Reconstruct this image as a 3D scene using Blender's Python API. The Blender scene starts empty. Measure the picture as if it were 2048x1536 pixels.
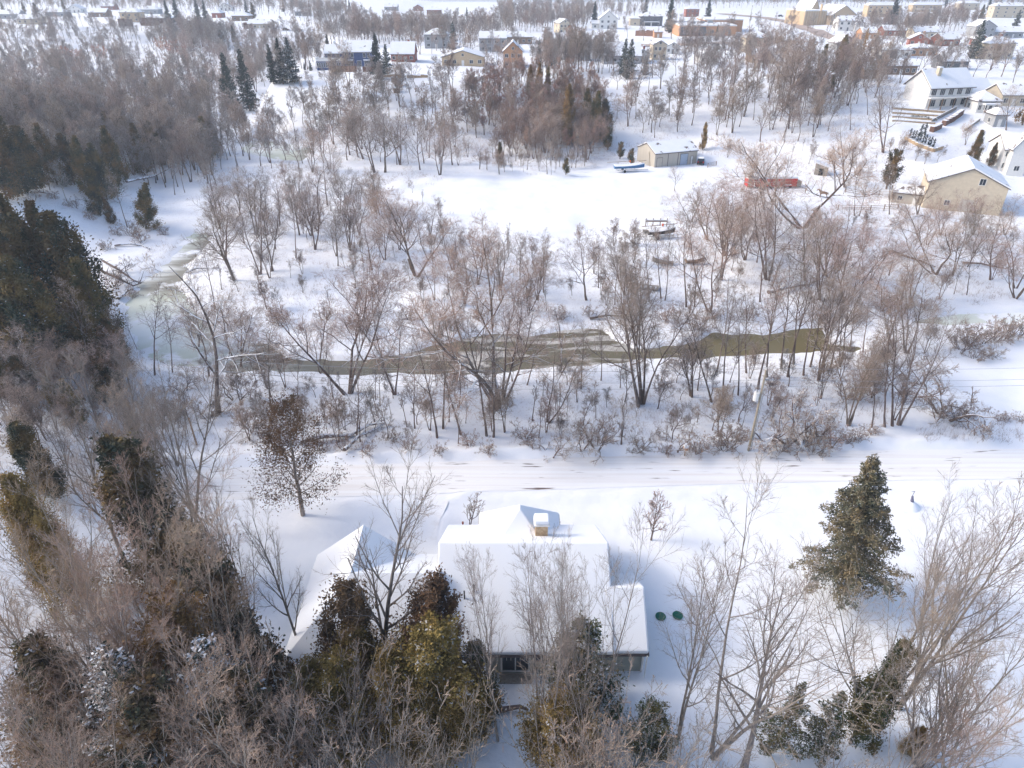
import bpy, math, random
import numpy as np
from mathutils import Vector, Matrix, Euler
R = math.radians
scene = bpy.context.scene
COL = scene.collection

# ------------------------------------------------------------------ camera, sky, sun, exposure
CAM_H = 45.0; PITCH = 30.9; F = 1365.0
cam_d = bpy.data.cameras.new("camera"); cam = bpy.data.objects.new("camera", cam_d); COL.objects.link(cam)
cam.location = (0, 0, CAM_H); cam.rotation_euler = (R(90 - PITCH), 0, 0)
cam_d.sensor_width = 36; cam_d.lens = 24.0; cam_d.clip_start = 0.5; cam_d.clip_end = 12000
scene.camera = cam
SUN_EL = 33.0; SUN_AZ = 278.0        # compass degrees, +Y = 0, +X = 90
world = bpy.data.worlds.new("World"); scene.world = world; world.use_nodes = True
wn = world.node_tree; wn.nodes.clear()
sky = wn.nodes.new("ShaderNodeTexSky"); sky.sky_type = 'NISHITA'; sky.sun_disc = False
sky.sun_elevation = R(SUN_EL); sky.sun_rotation = R(SUN_AZ); sky.air_density = 1.0; sky.dust_density = 3.7; sky.ozone_density = 1.5
bg = wn.nodes.new("ShaderNodeBackground"); bg.inputs[1].default_value = 0.15
wo = wn.nodes.new("ShaderNodeOutputWorld"); wn.links.new(sky.outputs[0], bg.inputs[0]); wn.links.new(bg.outputs[0], wo.inputs[0])
sd_ = bpy.data.lights.new("sun", 'SUN'); sd_.energy = 0.70; sd_.angle = R(9.0); sd_.color = (1.0, 0.93, 0.82)
sun = bpy.data.objects.new("sun", sd_); COL.objects.link(sun)
_dir = Vector((math.sin(R(SUN_AZ)) * math.cos(R(SUN_EL)), math.cos(R(SUN_AZ)) * math.cos(R(SUN_EL)), math.sin(R(SUN_EL))))
sun.rotation_euler = (-_dir).to_track_quat('-Z', 'Y').to_euler()
scene.view_settings.view_transform = 'Standard'; scene.view_settings.look = 'None'
scene.view_settings.gamma = 1; scene.view_settings.use_curve_mapping = False
scene.view_settings.exposure = 1.01
scene.cycles.max_bounces = 8; scene.cycles.diffuse_bounces = 6; scene.cycles.glossy_bounces = 2
scene.cycles.transmission_bounces = 2; scene.cycles.transparent_max_bounces = 4; scene.cycles.volume_bounces = 0

# ------------------------------------------------------------------ helpers: tags, meshes
def tag(o, label=None, cat=None, group=None, kind=None):
    if label: o['label'] = label
    if cat: o['category'] = cat
    if group: o['group'] = group
    if kind: o['kind'] = kind
    return o
def empty(name, loc, rz=0):
    o = bpy.data.objects.new(name, None); COL.objects.link(o)
    o.location = loc; o.rotation_euler = (0, 0, rz); o.empty_display_size = 0.3
    return o
def link(name, me, parent=None, loc=None, rot=None):
    o = bpy.data.objects.new(name, me); COL.objects.link(o)
    if parent is not None: o.parent = parent
    if loc is not None: o.location = loc
    if rot is not None: o.rotation_euler = rot
    return o
def mesh_np(name, V, faces_list, mats, smooth=False, midx=None):
    """faces_list: list of int arrays [n, k]"""
    me = bpy.data.meshes.new(name)
    V = np.ascontiguousarray(V, dtype=np.float32)
    me.vertices.add(len(V)); me.vertices.foreach_set("co", V.ravel())
    faces_list = [f for f in faces_list if len(f)]
    tot = np.concatenate([np.full(len(f), f.shape[1], dtype=np.int32) for f in faces_list])
    idx = np.concatenate([f.ravel() for f in faces_list]).astype(np.int32)
    start = np.concatenate([[0], np.cumsum(tot)[:-1]]).astype(np.int32)
    me.loops.add(len(idx)); me.loops.foreach_set("vertex_index", idx)
    me.polygons.add(len(tot)); me.polygons.foreach_set("loop_start", start); me.polygons.foreach_set("loop_total", tot)
    if midx is not None: me.polygons.foreach_set("material_index", np.asarray(midx, dtype=np.int32))
    if smooth: me.polygons.foreach_set("use_smooth", np.ones(len(tot), dtype=bool))
    for m in mats: me.materials.append(m)
    me.update(calc_edges=True)
    return me
class MB:
    def __init__(s): s.v = []; s.f = []; s.n = 0
    def add(s, vs, fs):
        s.v += [tuple(v) for v in vs]; s.f += [tuple(i + s.n for i in f) for f in fs]; s.n += len(vs); return s
    def box(s, x0, x1, y0, y1, z0, z1):
        return s.add([(x0,y0,z0),(x1,y0,z0),(x1,y1,z0),(x0,y1,z0),(x0,y0,z1),(x1,y0,z1),(x1,y1,z1),(x0,y1,z1)],
                     [(0,3,2,1),(4,5,6,7),(0,1,5,4),(1,2,6,5),(2,3,7,6),(3,0,4,7)])
    def prism(s, prof, a0, a1, axis='x'):
        """profile [(u,z)] extruded along axis between a0 and a1; u is the other horizontal axis"""
        n = len(prof)
        vs = [((a0, u, z) if axis == 'x' else (u, a0, z)) for u, z in prof] + [((a1, u, z) if axis == 'x' else (u, a1, z)) for u, z in prof]
        fs = [(i, (i+1) % n, n + (i+1) % n, n + i) for i in range(n)]
        fs += [tuple(range(n))[::-1], tuple(range(n, 2*n))]
        return s.add(vs, fs)
    def tube(s, pts, r, k=6, r1=None):
        pts = [Vector(p) for p in pts]; vs = []; n = len(pts)
        for i, p in enumerate(pts):
            t = (pts[min(i+1, n-1)] - pts[max(i-1, 0)]).normalized()
            a = t.cross(Vector((0, 0, 1)))
            if a.length < 0.05: a = Vector((1, 0, 0))
            a.normalize(); b = t.cross(a)
            rr = r if r1 is None else r + (r1 - r) * i / (n - 1)
            for j in range(k):
                q = 2 * math.pi * j / k; vs.append(p + (a * math.cos(q) + b * math.sin(q)) * rr)
        fs = [(i*k + j, i*k + (j+1) % k, (i+1)*k + (j+1) % k, (i+1)*k + j) for i in range(n-1) for j in range(k)]
        fs += [tuple(range(k))[::-1], tuple((n-1)*k + j for j in range(k))]
        return s.add(vs, fs)
    def build(s, name, m, parent=None, loc=None, rot=None, smooth=False, bevel=0):
        me = bpy.data.meshes.new(name); me.from_pydata(s.v, [], s.f); me.materials.append(m)
        import bmesh
        bm = bmesh.new(); bm.from_mesh(me); bmesh.ops.recalc_face_normals(bm, faces=bm.faces[:])
        if bevel: bmesh.ops.bevel(bm, geom=bm.edges[:], offset=bevel, segments=2, affect='EDGES', profile=.5)
        bm.to_mesh(me); bm.free()
        if smooth:
            for p in me.polygons: p.use_smooth = True
        me.update()
        return link(name, me, parent, loc, rot)

# ------------------------------------------------------------------ materials
def mat(name, col, col2=None, scale=3.0, rough=0.85, detail=4, bump=0.0, bscale=20.0, spec=0.25, stretch=None, rnd=0.0, contrast=(0.35, 0.65), metal=0.0):
    m = bpy.data.materials.new(name); m.use_nodes = True; nt = m.node_tree; N = nt.nodes; L = nt.links
    b = N["Principled BSDF"]; b.inputs["Roughness"].default_value = rough; b.inputs["Specular IOR Level"].default_value = spec
    b.inputs["Metallic"].default_value = metal
    tc = N.new("ShaderNodeTexCoord"); mp = N.new("ShaderNodeMapping"); L.new(tc.outputs["Object"], mp.inputs[0])
    if stretch: mp.inputs["Scale"].default_value = stretch
    src = None
    if col2:
        no = N.new("ShaderNodeTexNoise"); no.inputs["Scale"].default_value = scale; no.inputs["Detail"].default_value = detail
        L.new(mp.outputs[0], no.inputs[0])
        cr = N.new("ShaderNodeValToRGB"); cr.color_ramp.elements[0].position = contrast[0]; cr.color_ramp.elements[1].position = contrast[1]
        cr.color_ramp.elements[0].color = (*col, 1); cr.color_ramp.elements[1].color = (*col2, 1)
        L.new(no.outputs[0], cr.inputs[0]); src = cr.outputs[0]
    else:
        rg = N.new("ShaderNodeRGB"); rg.outputs[0].default_value = (*col, 1); src = rg.outputs[0]
    if rnd:
        oi = N.new("ShaderNodeObjectInfo"); hs = N.new("ShaderNodeHueSaturation")
        m1 = N.new("ShaderNodeMath"); m1.operation = 'MULTIPLY_ADD'; m1.inputs[1].default_value = rnd; m1.inputs[2].default_value = 1 - rnd / 2
        L.new(oi.outputs["Random"], m1.inputs[0]); L.new(m1.outputs[0], hs.inputs["Value"])
        m2 = N.new("ShaderNodeMath"); m2.operation = 'MULTIPLY_ADD'; m2.inputs[1].default_value = 0.03; m2.inputs[2].default_value = 0.485
        fr = N.new("ShaderNodeMath"); fr.operation = 'FRACT'; mm = N.new("ShaderNodeMath"); mm.operation = 'MULTIPLY'; mm.inputs[1].default_value = 7.31
        L.new(oi.outputs["Random"], mm.inputs[0]); L.new(mm.outputs[0], fr.inputs[0]); L.new(fr.outputs[0], m2.inputs[0]); L.new(m2.outputs[0], hs.inputs["Hue"])
        L.new(src, hs.inputs["Color"]); src = hs.outputs[0]
    L.new(src, b.inputs["Base Color"])
    if bump:
        n2 = N.new("ShaderNodeTexNoise"); n2.inputs["Scale"].default_value = bscale; n2.inputs["Detail"].default_value = 5; L.new(mp.outputs[0], n2.inputs[0])
        bp = N.new("ShaderNodeBump"); bp.inputs["Strength"].default_value = bump; bp.inputs["Distance"].default_value = 0.1
        L.new(n2.outputs[0], bp.inputs["Height"]); L.new(bp.outputs[0], b.inputs["Normal"])
    m["src"] = 0
    return m
def snow_on_top(m, thr=0.55, amount=1.0, scale=1.3):
    """snow lying where a limb or needle spray faces up"""
    nt = m.node_tree; N = nt.nodes; L = nt.links; b = N["Principled BSDF"]
    src = b.inputs["Base Color"].links[0].from_socket
    g = N.new("ShaderNodeNewGeometry"); sp = N.new("ShaderNodeSeparateXYZ"); L.new(g.outputs["True Normal"], sp.inputs[0])
    no = N.new("ShaderNodeTexNoise"); no.inputs["Scale"].default_value = scale; no.inputs["Detail"].default_value = 3
    tc = N.new("ShaderNodeTexCoord"); L.new(tc.outputs["Object"], no.inputs[0])
    a = N.new("ShaderNodeMath"); a.operation = 'MULTIPLY_ADD'; a.inputs[1].default_value = 1.2; a.inputs[2].default_value = -0.6; L.new(no.outputs[0], a.inputs[0])
    s = N.new("ShaderNodeMath"); s.operation = 'ADD'; L.new(sp.outputs[2], s.inputs[0]); L.new(a.outputs[0], s.inputs[1])
    mr = N.new("ShaderNodeMapRange"); mr.inputs[1].default_value = thr; mr.inputs[2].default_value = thr + 0.12; mr.inputs[4].default_value = amount; L.new(s.outputs[0], mr.inputs[0])
    mx = N.new("ShaderNodeMix"); mx.data_type = 'RGBA'; L.new(mr.outputs[0], mx.inputs[0]); L.new(src, mx.inputs[6]); mx.inputs[7].default_value = (0.84, 0.86, 0.9, 1)
    L.new(mx.outputs[2], b.inputs["Base Color"]); return m
SNOWC = (0.84, 0.86, 0.90)
M = {}
def melt(m, thr, c=(0.16, 0.125, 0.115)):
    nt = m.node_tree; N = nt.nodes; L = nt.links; b = N["Principled BSDF"]; src = b.inputs["Base Color"].links[0].from_socket
    tc = N.new("ShaderNodeTexCoord"); no = N.new("ShaderNodeTexNoise"); no.inputs["Scale"].default_value = .33; no.inputs["Detail"].default_value = 5; no.inputs["Roughness"].default_value = .65
    L.new(tc.outputs["Object"], no.inputs[0]); oi = N.new("ShaderNodeObjectInfo"); a = N.new("ShaderNodeMath"); a.operation = 'MULTIPLY_ADD'; a.inputs[1].default_value = .16; L.new(oi.outputs["Random"], a.inputs[0]); L.new(no.outputs[0], a.inputs[2])
    mr = N.new("ShaderNodeMapRange"); mr.inputs[1].default_value = thr; mr.inputs[2].default_value = thr + .03; L.new(a.outputs[0], mr.inputs[0])
    mx = N.new("ShaderNodeMix"); mx.data_type = 'RGBA'; L.new(mr.outputs[0], mx.inputs[0]); L.new(src, mx.inputs[6]); mx.inputs[7].default_value = (*c, 1); L.new(mx.outputs[2], b.inputs["Base Color"]); return m
M['snow'] = mat('snow', SNOWC, (0.80, 0.83, 0.89), 0.7, 0.75, bump=0.25, bscale=2.5, spec=0.2)
M['roofsnow'] = mat('roof_snow', (0.86, 0.875, 0.90), (0.82, 0.845, 0.895), 0.35, 0.75, bump=0.12, bscale=1.2, spec=0.2)
M['roofmelt'] = melt(mat('roof_snow_melting', (0.86, 0.875, 0.90), (0.80, 0.825, 0.875), 0.35, 0.75, bump=0.2, bscale=1.2, spec=0.2), .70)
M['bark'] = mat('bark_grey_brown', (0.125, 0.09, 0.075), (0.23, 0.18, 0.155), 6, 0.95, stretch=(1, 1, .25), rnd=0.5)
M['barksnow'] = snow_on_top(mat('bark_with_snow', (0.125, 0.088, 0.072), (0.21, 0.16, 0.135), 6, 0.95, rnd=0.3), 0.5)
M['barkheavy'] = snow_on_top(mat('bark_heavy_snow', (0.11, 0.08, 0.07), (0.2, 0.16, 0.14), 6, 0.95), 0.28)
M['barknear'] = mat('bark_near', (0.22, 0.19, 0.165), (0.42, 0.37, 0.32), 9, 0.95, stretch=(1, 1, .2), bump=0.4, bscale=30, rnd=0.25)
M['twig'] = mat('twigs_brown', (0.41, 0.325, 0.275), None, rough=0.95, rnd=0.45)
M['twiggrey'] = mat('twigs_grey', (0.36, 0.325, 0.305), None, rough=0.95, rnd=0.4)
M['twigred'] = mat('twigs_reddish', (0.47, 0.34, 0.275), None, rough=0.95, rnd=0.4)
M['twigrust'] = mat('twigs_rust', (0.44, 0.285, 0.225), None, rough=0.95, rnd=0.4)
M['twigorange'] = mat('twigs_orange', (0.55, 0.24, 0.12), None, rough=0.95, rnd=0.3)
M['barkdark'] = mat('bark_dark', (0.16, 0.14, 0.125), (0.31, 0.275, 0.245), 9, 0.95, stretch=(1, 1, .2), bump=0.4, bscale=30, rnd=0.2)
M['twigshade'] = mat('twigs_shade_side', (0.27, 0.22, 0.195), (0.38, 0.32, 0.285), 1.2, rough=0.9, rnd=0.3)  # darker copy of the near twigs, their shadow side put into the colour
M['twigsunlit'] = mat('twigs_sunlit_tan', (0.36, 0.265, 0.205), (0.49, 0.365, 0.28), 1.2, rough=0.9, rnd=0.3)  # tan copy of the near twigs, sunlight on them put into the colour
M['pale'] = mat('bark_pale', (0.5, 0.48, 0.45), (0.36, 0.34, 0.32), 4, 0.95)
M['cedar'] = snow_on_top(mat('cedar_green', (0.085, 0.085, 0.042), (0.26, 0.165, 0.07), 0.45, 0.95, detail=3, rnd=0.4, contrast=(.4, .6)), 1.0, .75, 1.1)
M['cedargold'] = snow_on_top(mat('cedar_bronze', (0.19, 0.13, 0.045), (0.38, 0.25, 0.09), 0.55, 0.95, detail=3, rnd=0.3, contrast=(.4, .6)), 1.0, .75, 1.1)
M['cedardark'] = snow_on_top(mat('cedar_dark', (0.055, 0.072, 0.05), (0.25, 0.155, 0.065), 0.4, 0.95, detail=3, rnd=0.4, contrast=(.42, .62)), 1.0, .75, 1.1)
M['cedargreen'] = snow_on_top(mat('cedar_fresh_green', (0.06, 0.085, 0.035), (0.15, 0.12, 0.045), 0.6, 0.95, detail=3, rnd=0.3, contrast=(.4, .6)), 0.85, .8, 3)
M['spruce'] = snow_on_top(mat('spruce_blue_green', (0.08, 0.10, 0.08), (0.24, 0.20, 0.11), 0.8, 0.95, detail=3, rnd=0.2), 1.02, .7, 3)
M['sprucedark'] = snow_on_top(mat('spruce_dark', (0.018, 0.038, 0.036), (0.05, 0.055, 0.035), 0.5, 0.95, rnd=0.4), 0.9, .9, 1.2)
M['sprucesnow'] = snow_on_top(mat('spruce_snowy', (0.03, 0.05, 0.045), (0.07, 0.08, 0.05), 0.5, 0.95, rnd=0.3), 0.62, .95, 1.8)
M['oakleaf'] = mat('dry_oak_leaves', (0.20, 0.12, 0.06), (0.10, 0.07, 0.05), 2.0, 0.95, rnd=0.2)
M['larch'] = snow_on_top(mat('golden_needles', (0.45, 0.26, 0.07), (0.32, 0.19, 0.06), 2.0, 0.95), 0.95, .7, 2)
M['white'] = mat('white_paint', (0.78, 0.77, 0.74), (0.72, 0.71, 0.69), 2, 0.6)
M['cream'] = mat('cream_siding', (0.60, 0.52, 0.40), (0.54, 0.47, 0.36), 1.5, 0.8)
M['tan'] = mat('tan_metal_siding', (0.52, 0.475, 0.41), (0.48, 0.44, 0.375), 1.0, 0.55, stretch=(1, 1, .1))
M['grey'] = mat('grey_siding', (0.36, 0.37, 0.385), (0.31, 0.32, 0.34), 1.5, 0.8)
M['dgrey'] = mat('dark_grey_siding', (0.12, 0.125, 0.14), (0.16, 0.16, 0.17), 1.5, 0.8)
M['blue'] = mat('navy_siding', (0.055, 0.085, 0.19), (0.075, 0.105, 0.22), 1.5, 0.7)
M['olive'] = mat('grey_green_siding', (0.33, 0.345, 0.30), (0.36, 0.37, 0.33), 2.5, 0.85, stretch=(.03, .03, 5))
M['brick'] = mat('red_brick', (0.26, 0.085, 0.06), (0.34, 0.13, 0.09), 5, 0.9)
M['obrick'] = mat('orange_brick', (0.46, 0.24, 0.13), (0.54, 0.32, 0.19), 5, 0.9)
M['ybrick'] = mat('buff_brick', (0.50, 0.37, 0.23), (0.58, 0.46, 0.32), 3, 0.9)
M['wood'] = mat('weathered_wood', (0.20, 0.13, 0.085), (0.30, 0.21, 0.15), 6, 0.9, stretch=(.3, 1, 4))
M['greywood'] = mat('grey_wood', (0.25, 0.22, 0.19), (0.36, 0.33, 0.29), 6, 0.9)
M['polewood'] = mat('pole_wood', (0.27, 0.235, 0.18), (0.38, 0.335, 0.265), 4, 0.9, stretch=(2, 2, .2))
M['shingle'] = mat('roof_shingle', (0.10, 0.085, 0.085), (0.16, 0.13, 0.125), 5, 0.9)
M['rshingle'] = mat('brown_roof', (0.17, 0.10, 0.09), (0.22, 0.14, 0.12), 5, 0.9)
M['glass'] = mat('dark_glass', (0.025, 0.035, 0.05), None, rough=0.08, spec=0.6)
M['black'] = mat('black_plastic', (0.02, 0.02, 0.022), None, rough=0.6)
M['tyre'] = mat('rubber', (0.025, 0.025, 0.025), None, rough=0.8)
M['steel'] = mat('galvanised_steel', (0.42, 0.43, 0.45), (0.34, 0.35, 0.37), 5, 0.45, metal=0.6)
M['red'] = mat('red_painted_metal', (0.62, 0.03, 0.035), (0.42, 0.06, 0.045), 0.5, 0.6)
M['orange'] = mat('orange_marker', (0.8, 0.14, 0.03), None, rough=0.6)
M['tarp'] = mat('blue_tarpaulin', (0.04, 0.13, 0.30), (0.07, 0.20, 0.36), 2, 0.6)
M['greenplastic'] = mat('green_plastic', (0.01, 0.11, 0.075), (0.014, 0.14, 0.09), 3, 0.5)
M['stone'] = mat('rubble_stone', (0.35, 0.24, 0.14), (0.52, 0.40, 0.27), 5, 0.9, bump=0.5, bscale=8)
M['soil'] = mat('dark_soil', (0.10, 0.07, 0.05), (0.18, 0.13, 0.10), 4, 0.95)
M['hedge'] = mat('brown_hedge', (0.14, 0.075, 0.06), (0.20, 0.12, 0.085), 4, 0.95)
M['animal'] = mat('brown_coat', (0.20, 0.115, 0.07), (0.26, 0.16, 0.10), 2, 0.9)
M['bluemetal'] = mat('light_blue_door', (0.40, 0.47, 0.56), (0.36, 0.43, 0.52), 2, 0.5)
M['heron'] = mat('slate_blue_plumage', (0.13, 0.14, 0.22), (0.20, 0.19, 0.26), 8, 0.8)
M['weed'] = mat('dry_stalks', (0.30, 0.20, 0.15), (0.20, 0.14, 0.11), 1.0, 0.95)

# ------------------------------------------------------------------ terrain
th = R(PITCH); cth, sth = math.cos(th), math.sin(th)
def ray(px, py):
    u = (px - 1024) / F; v = (py - 768) / F
    d = np.array([u, cth - v * sth, -sth - v * cth]); return d / np.linalg.norm(d)
def plane_pt(px, py, z=0.0):
    d = ray(px, py); t = (z - CAM_H) / d[2]; return (d[0] * t, d[1] * t)
def proj(x, y, z):
    dz = z - CAM_H; dep = y * cth - dz * sth; up = y * sth + dz * cth
    return 1024 + F * x / dep, 768 - F * up / dep, dep
def S(a): a = np.clip(a, 0, 1); return a * a * (3 - 2 * a)
RIV = [
 [(1645,655),(1600,660),(1540,668),(1430,668),(1395,682),(1350,692),(1300,701),(1262,696),(1232,682),(1215,666),(1198,656),(1130,660),(1080,672),(1000,668),(930,678),(870,690),(810,706),(740,716),(640,722),(570,718),(548,702),(535,686),(500,684),(452,690),(415,668),(372,610),(352,570),(372,528),(400,500),(422,468),(395,462),(372,474),(362,500),(330,535),(290,566),(258,600),(262,650),(292,700),(330,722),(400,727),(480,740),(600,737),(690,747),(800,742),(900,742),(1000,738),(1120,728),(1180,724),(1260,716),(1310,711),(1400,713),(1500,706),(1600,698),(1700,701),(1720,694),(1650,684),(1640,668)],
 [(1835,641),(1900,632),(1980,628),(2120,624),(2120,642),(1980,643),(1890,646)],
 [(470,285),(545,278),(625,296),(600,322),(552,316),(500,308)]]
RIVW = [[plane_pt(a, b, -0.7) for a, b in poly] for poly in RIV]
def poly_sd(x, y, poly):
    P = np.array(poly); n = len(P); d = np.full(x.shape, 1e9); ins = np.zeros(x.shape, bool)
    for i in range(n):
        a = P[i]; b = P[(i+1) % n]; ex, ey = b - a
        t = np.clip(((x-a[0])*ex + (y-a[1])*ey) / (ex*ex+ey*ey+1e-12), 0, 1)
        d = np.minimum(d, (x-a[0]-t*ex)**2 + (y-a[1]-t*ey)**2)
        c = ((a[1] > y) != (b[1] > y)) & (x < ex * (y-a[1]) / (ey if abs(ey) > 1e-9 else 1e-9) + a[0]); ins ^= c
    d = np.sqrt(d); return np.where(ins, -d, d)
def vnoise(x, y, sc, seed=0):
    x = x / sc; y = y / sc; xi = np.floor(x); yi = np.floor(y); fx = S(x - xi); fy = S(y - yi)
    def h(a, b):
        v = np.sin(a * 127.1 + b * 311.7 + seed * 74.7) * 43758.5453; return v - np.floor(v)
    return (h(xi, yi)*(1-fx) + h(xi+1, yi)*fx)*(1-fy) + (h(xi, yi+1)*(1-fx) + h(xi+1, yi+1)*fx)*fy
def road_y(x): return 56.6 + 0.028 * x + 0.6 * np.sin(x / 23.0)
def terrain0(x, y):
    foot = np.interp(x, [-900,-125,-100,-85,-60,-50,0,40,75,110,400], [455,455,330,215,214,212,207,200,176,146,146])
    wid = np.interp(x, [-900,-125,-85,-50,40,110,400], [110,110,60,52,56,98,98])
    far = 14.0 * S((y - foot) / wid)
    e = np.interp(y, [0,20,40,70,100,115,150,180,215,260], [-11,-15,-23,-44,-63,-75,-82,-88,-93,-100])
    s = e - x
    left = np.clip(s, 0, None); left = 17.0 * (1 - np.exp(-left * left / (left + 9.0) * 0.032)); left = left * (1 - 0.8 * S((y - 175) / 85)) 
    z = far + left + 7 * S((16 - y) / 26)
    z = z - 22 * S((y - 1080) / 90)
    return z
def terrain(x, y, fine=True):
    x = np.asarray(x, float); y = np.asarray(y, float)
    z = terrain0(x, y)
    rd = np.abs(y - road_y(x)); wild = S((y - 62) / 3) * S((225 - y) / 20)
    n = (vnoise(x, y, 9, 1) - .5) * 0.8 + (vnoise(x, y, 3.1, 2) - .5) * 0.35
    z = z + n * (0.15 + 0.85 * wild) * S((rd - 3.2) / 3)
    z = z + (vnoise(x, y, 26, 5) - .5) * 1.6 * S((y - 215) / 40) * S((700 - y) / 200)
    z = z + (vnoise(x, y, 6.5, 31) - .5) * 0.14 * S((54 - y) / 4) 
    z = z + .32 * vnoise(x, y, .8, 33) * np.exp(-(((x + 18.2 + .12 * (y - 34)) / .9) ** 2)) * S((y - 27) / 3) * S((41 - y) / 3)
    z = z + .55 * vnoise(x, y, .9, 34) * np.exp(-(((x + 4.6) / 2.4) ** 2 + ((y - 53.2 - .35 * (x + 4.6)) / .7) ** 2)) + .3 * vnoise(x, y, 1.2, 35) * np.exp(-(((x + 6.3) / .6) ** 2)) * S((y - 44) / 2) * S((52.5 - y) / 2)
    # ploughed banks beside the road
    bank = 0.62 * np.exp(-((y - road_y(x) - 4.1) / 0.9) ** 2) * (0.45 + 0.8 * vnoise(x, y, 0.9, 7)) + 0.22 * np.exp(-((y - road_y(x) + 3.9) / 0.8) ** 2) * (0.4 + 0.9 * vnoise(x, y, 1.1, 8))
    z = z + bank - 0.03 * S((3.4 - rd) / 0.6)
    near = (y > 60) & (y < 240) & (x > -100) & (x < 120)
    if near.any():
        xs = x[near]; ys = y[near]; sd = np.full(xs.shape, 1e9)
        for P in RIVW: sd = np.minimum(sd, poly_sd(xs, ys, P))
        sd = sd + (vnoise(xs, ys, 2.2, 11) - .5) * 1.1
        zz = z[near]
        zz = zz * (1 - S((7 - sd) / 7) * .8) - 0.42 * S((7 - sd) / 5)
        zz = np.where(sd < 1.45, zz - 0.95 * S((1.1 - sd) / 1.1), zz)
        z = z.copy(); z[near] = zz
    return z
def tz(x, y): return float(terrain(np.array([x]), np.array([y]))[0])
_T = np.concatenate([np.arange(20, 330, 0.5), 330 * 1.004 ** np.arange(0, 560)])
def gp(px, py):
    d = ray(px, py); P = d[None] * _T[:, None]; h = P[:, 2] + CAM_H - terrain(P[:, 0], P[:, 1])
    k = np.argmax(h < 0) if (h < 0).any() else len(_T) - 1
    if k == 0: k = 1
    a, b = h[k-1], h[k]; f = a / (a - b) if a > b else 0; t = _T[k-1] + (_T[k] - _T[k-1]) * f
    x, y = d[0] * t, d[1] * t; return Vector((x, y, tz(x, y)))
def top_h(p, py):
    """height above ground point p whose image row is py"""
    al = th + math.atan((py - 768) / F); return CAM_H - p.y * math.tan(al) - p.z

def axis(segs):
    out = []
    for a, b, st in segs: out += list(np.arange(a, b, st))
    return np.array(sorted(set(np.round(out, 3))))
gx = axis([(-4000,-900,350),(-900,-320,40),(-320,-130,6),(-130,-60,1.5),(-60,60,0.7),(60,130,1.3),(130,330,5),(330,900,40),(900,4001,350)])
gy = axis([(-120,15,5),(15,50,0.7),(50,64,0.4),(64,110,0.75),(110,235,1.3),(235,360,3),(360,700,7),(700,1250,22),(1250,4300,300)])
GX, GY = np.meshgrid(gx, gy); GZ = terrain(GX.ravel(), GY.ravel()).reshape(GX.shape)
V = np.stack([GX, GY, GZ], -1).reshape(-1, 3); nx = len(gx); ny = len(gy)
ii = (np.arange(ny-1)[:, None] * nx + np.arange(nx-1)[None]).ravel()
FQ = np.stack([ii, ii+1, ii+nx+1, ii+nx], 1)
def ground_mat():
    m = bpy.data.materials.new('snow_ground'); m.use_nodes = True; N = m.node_tree.nodes; L = m.node_tree.links
    b = N["Principled BSDF"]; b.inputs["Roughness"].default_value = 0.8; b.inputs["Specular IOR Level"].default_value = 0.2
    tc = N.new("ShaderNodeTexCoord")
    def noise(s, d=4, st=None):
        n = N.new("ShaderNodeTexNoise"); n.inputs["Scale"].default_value = s; n.inputs["Detail"].default_value = d
        if st:
            mp = N.new("ShaderNodeMapping"); mp.inputs["Scale"].default_value = st; L.new(tc.outputs["Object"], mp.inputs[0]); L.new(mp.outputs[0], n.inputs[0])
        else: L.new(tc.outputs["Object"], n.inputs[0])
        return n.outputs[0]
    def ramp(src, a, c):
        r = N.new("ShaderNodeMapRange"); r.inputs[1].default_value = a; r.inputs[2].default_value = c; L.new(src, r.inputs[0]); return r.outputs[0]
    def mix(f, a, c):
        x = N.new("ShaderNodeMix"); x.data_type = 'RGBA'
        L.new(f, x.inputs[0])
        for s, q in ((6, a), (7, c)):
            if isinstance(q, tuple): x.inputs[s].default_value = (*q, 1)
            else: L.new(q, x.inputs[s])
        return x.outputs[2]
    def mul(a, c):
        x = N.new("ShaderNodeMath"); x.operation = 'MULTIPLY'; L.new(a, x.inputs[0])
        if isinstance(c, float): x.inputs[1].default_value = c
        else: L.new(c, x.inputs[1])
        return x.outputs[0]
    at = N.new("ShaderNodeAttribute"); at.attribute_name = "litter"
    col = mix(ramp(noise(0.25), .35, .65), (0.86, 0.875, 0.905), (0.80, 0.825, 0.88))
    f1 = mul(ramp(noise(5.5, 5), .58, .72), at.outputs["Fac"])
    col = mix(mul(f1, 0.5), col, (0.36, 0.29, 0.26))
    f2 = mul(ramp(noise(1.3, 6), .57, .78), at.outputs["Fac"])
    col = mix(mul(f2, 0.35), col, (0.42, 0.36, 0.34))
    L.new(col, b.inputs["Base Color"])
    bp = N.new("ShaderNodeBump"); bp.inputs["Strength"].default_value = 0.32; bp.inputs["Distance"].default_value = 0.25
    L.new(noise(1.1, 7), bp.inputs["Height"]); L.new(bp.outputs[0], b.inputs["Normal"])
    return m
gme = mesh_np("ground", V, [FQ], [ground_mat()], smooth=True)
litter = (S((GY - 63) / 4) * S((236 - GY) / 10) * (0.25 + 1.1 * S((vnoise(GX, GY, 17, 3) - .25) / .5))).ravel()
fieldP = [plane_pt(*q) for q in [(820,390),(930,358),(1120,352),(1240,330),(1420,325),(1500,330),(1440,370),(1310,390),(1300,450),(1230,470),(1120,470),(900,420)]]
litter *= S((poly_sd(GX.ravel(), GY.ravel(), fieldP)) / 5)
fieldP2 = [plane_pt(*q) for q in [(1900,720),(1990,690),(2300,690),(2300,845),(1990,835),(1960,780)]]
litter *= S((poly_sd(GX.ravel(), GY.ravel(), fieldP2)) / 3)
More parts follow.
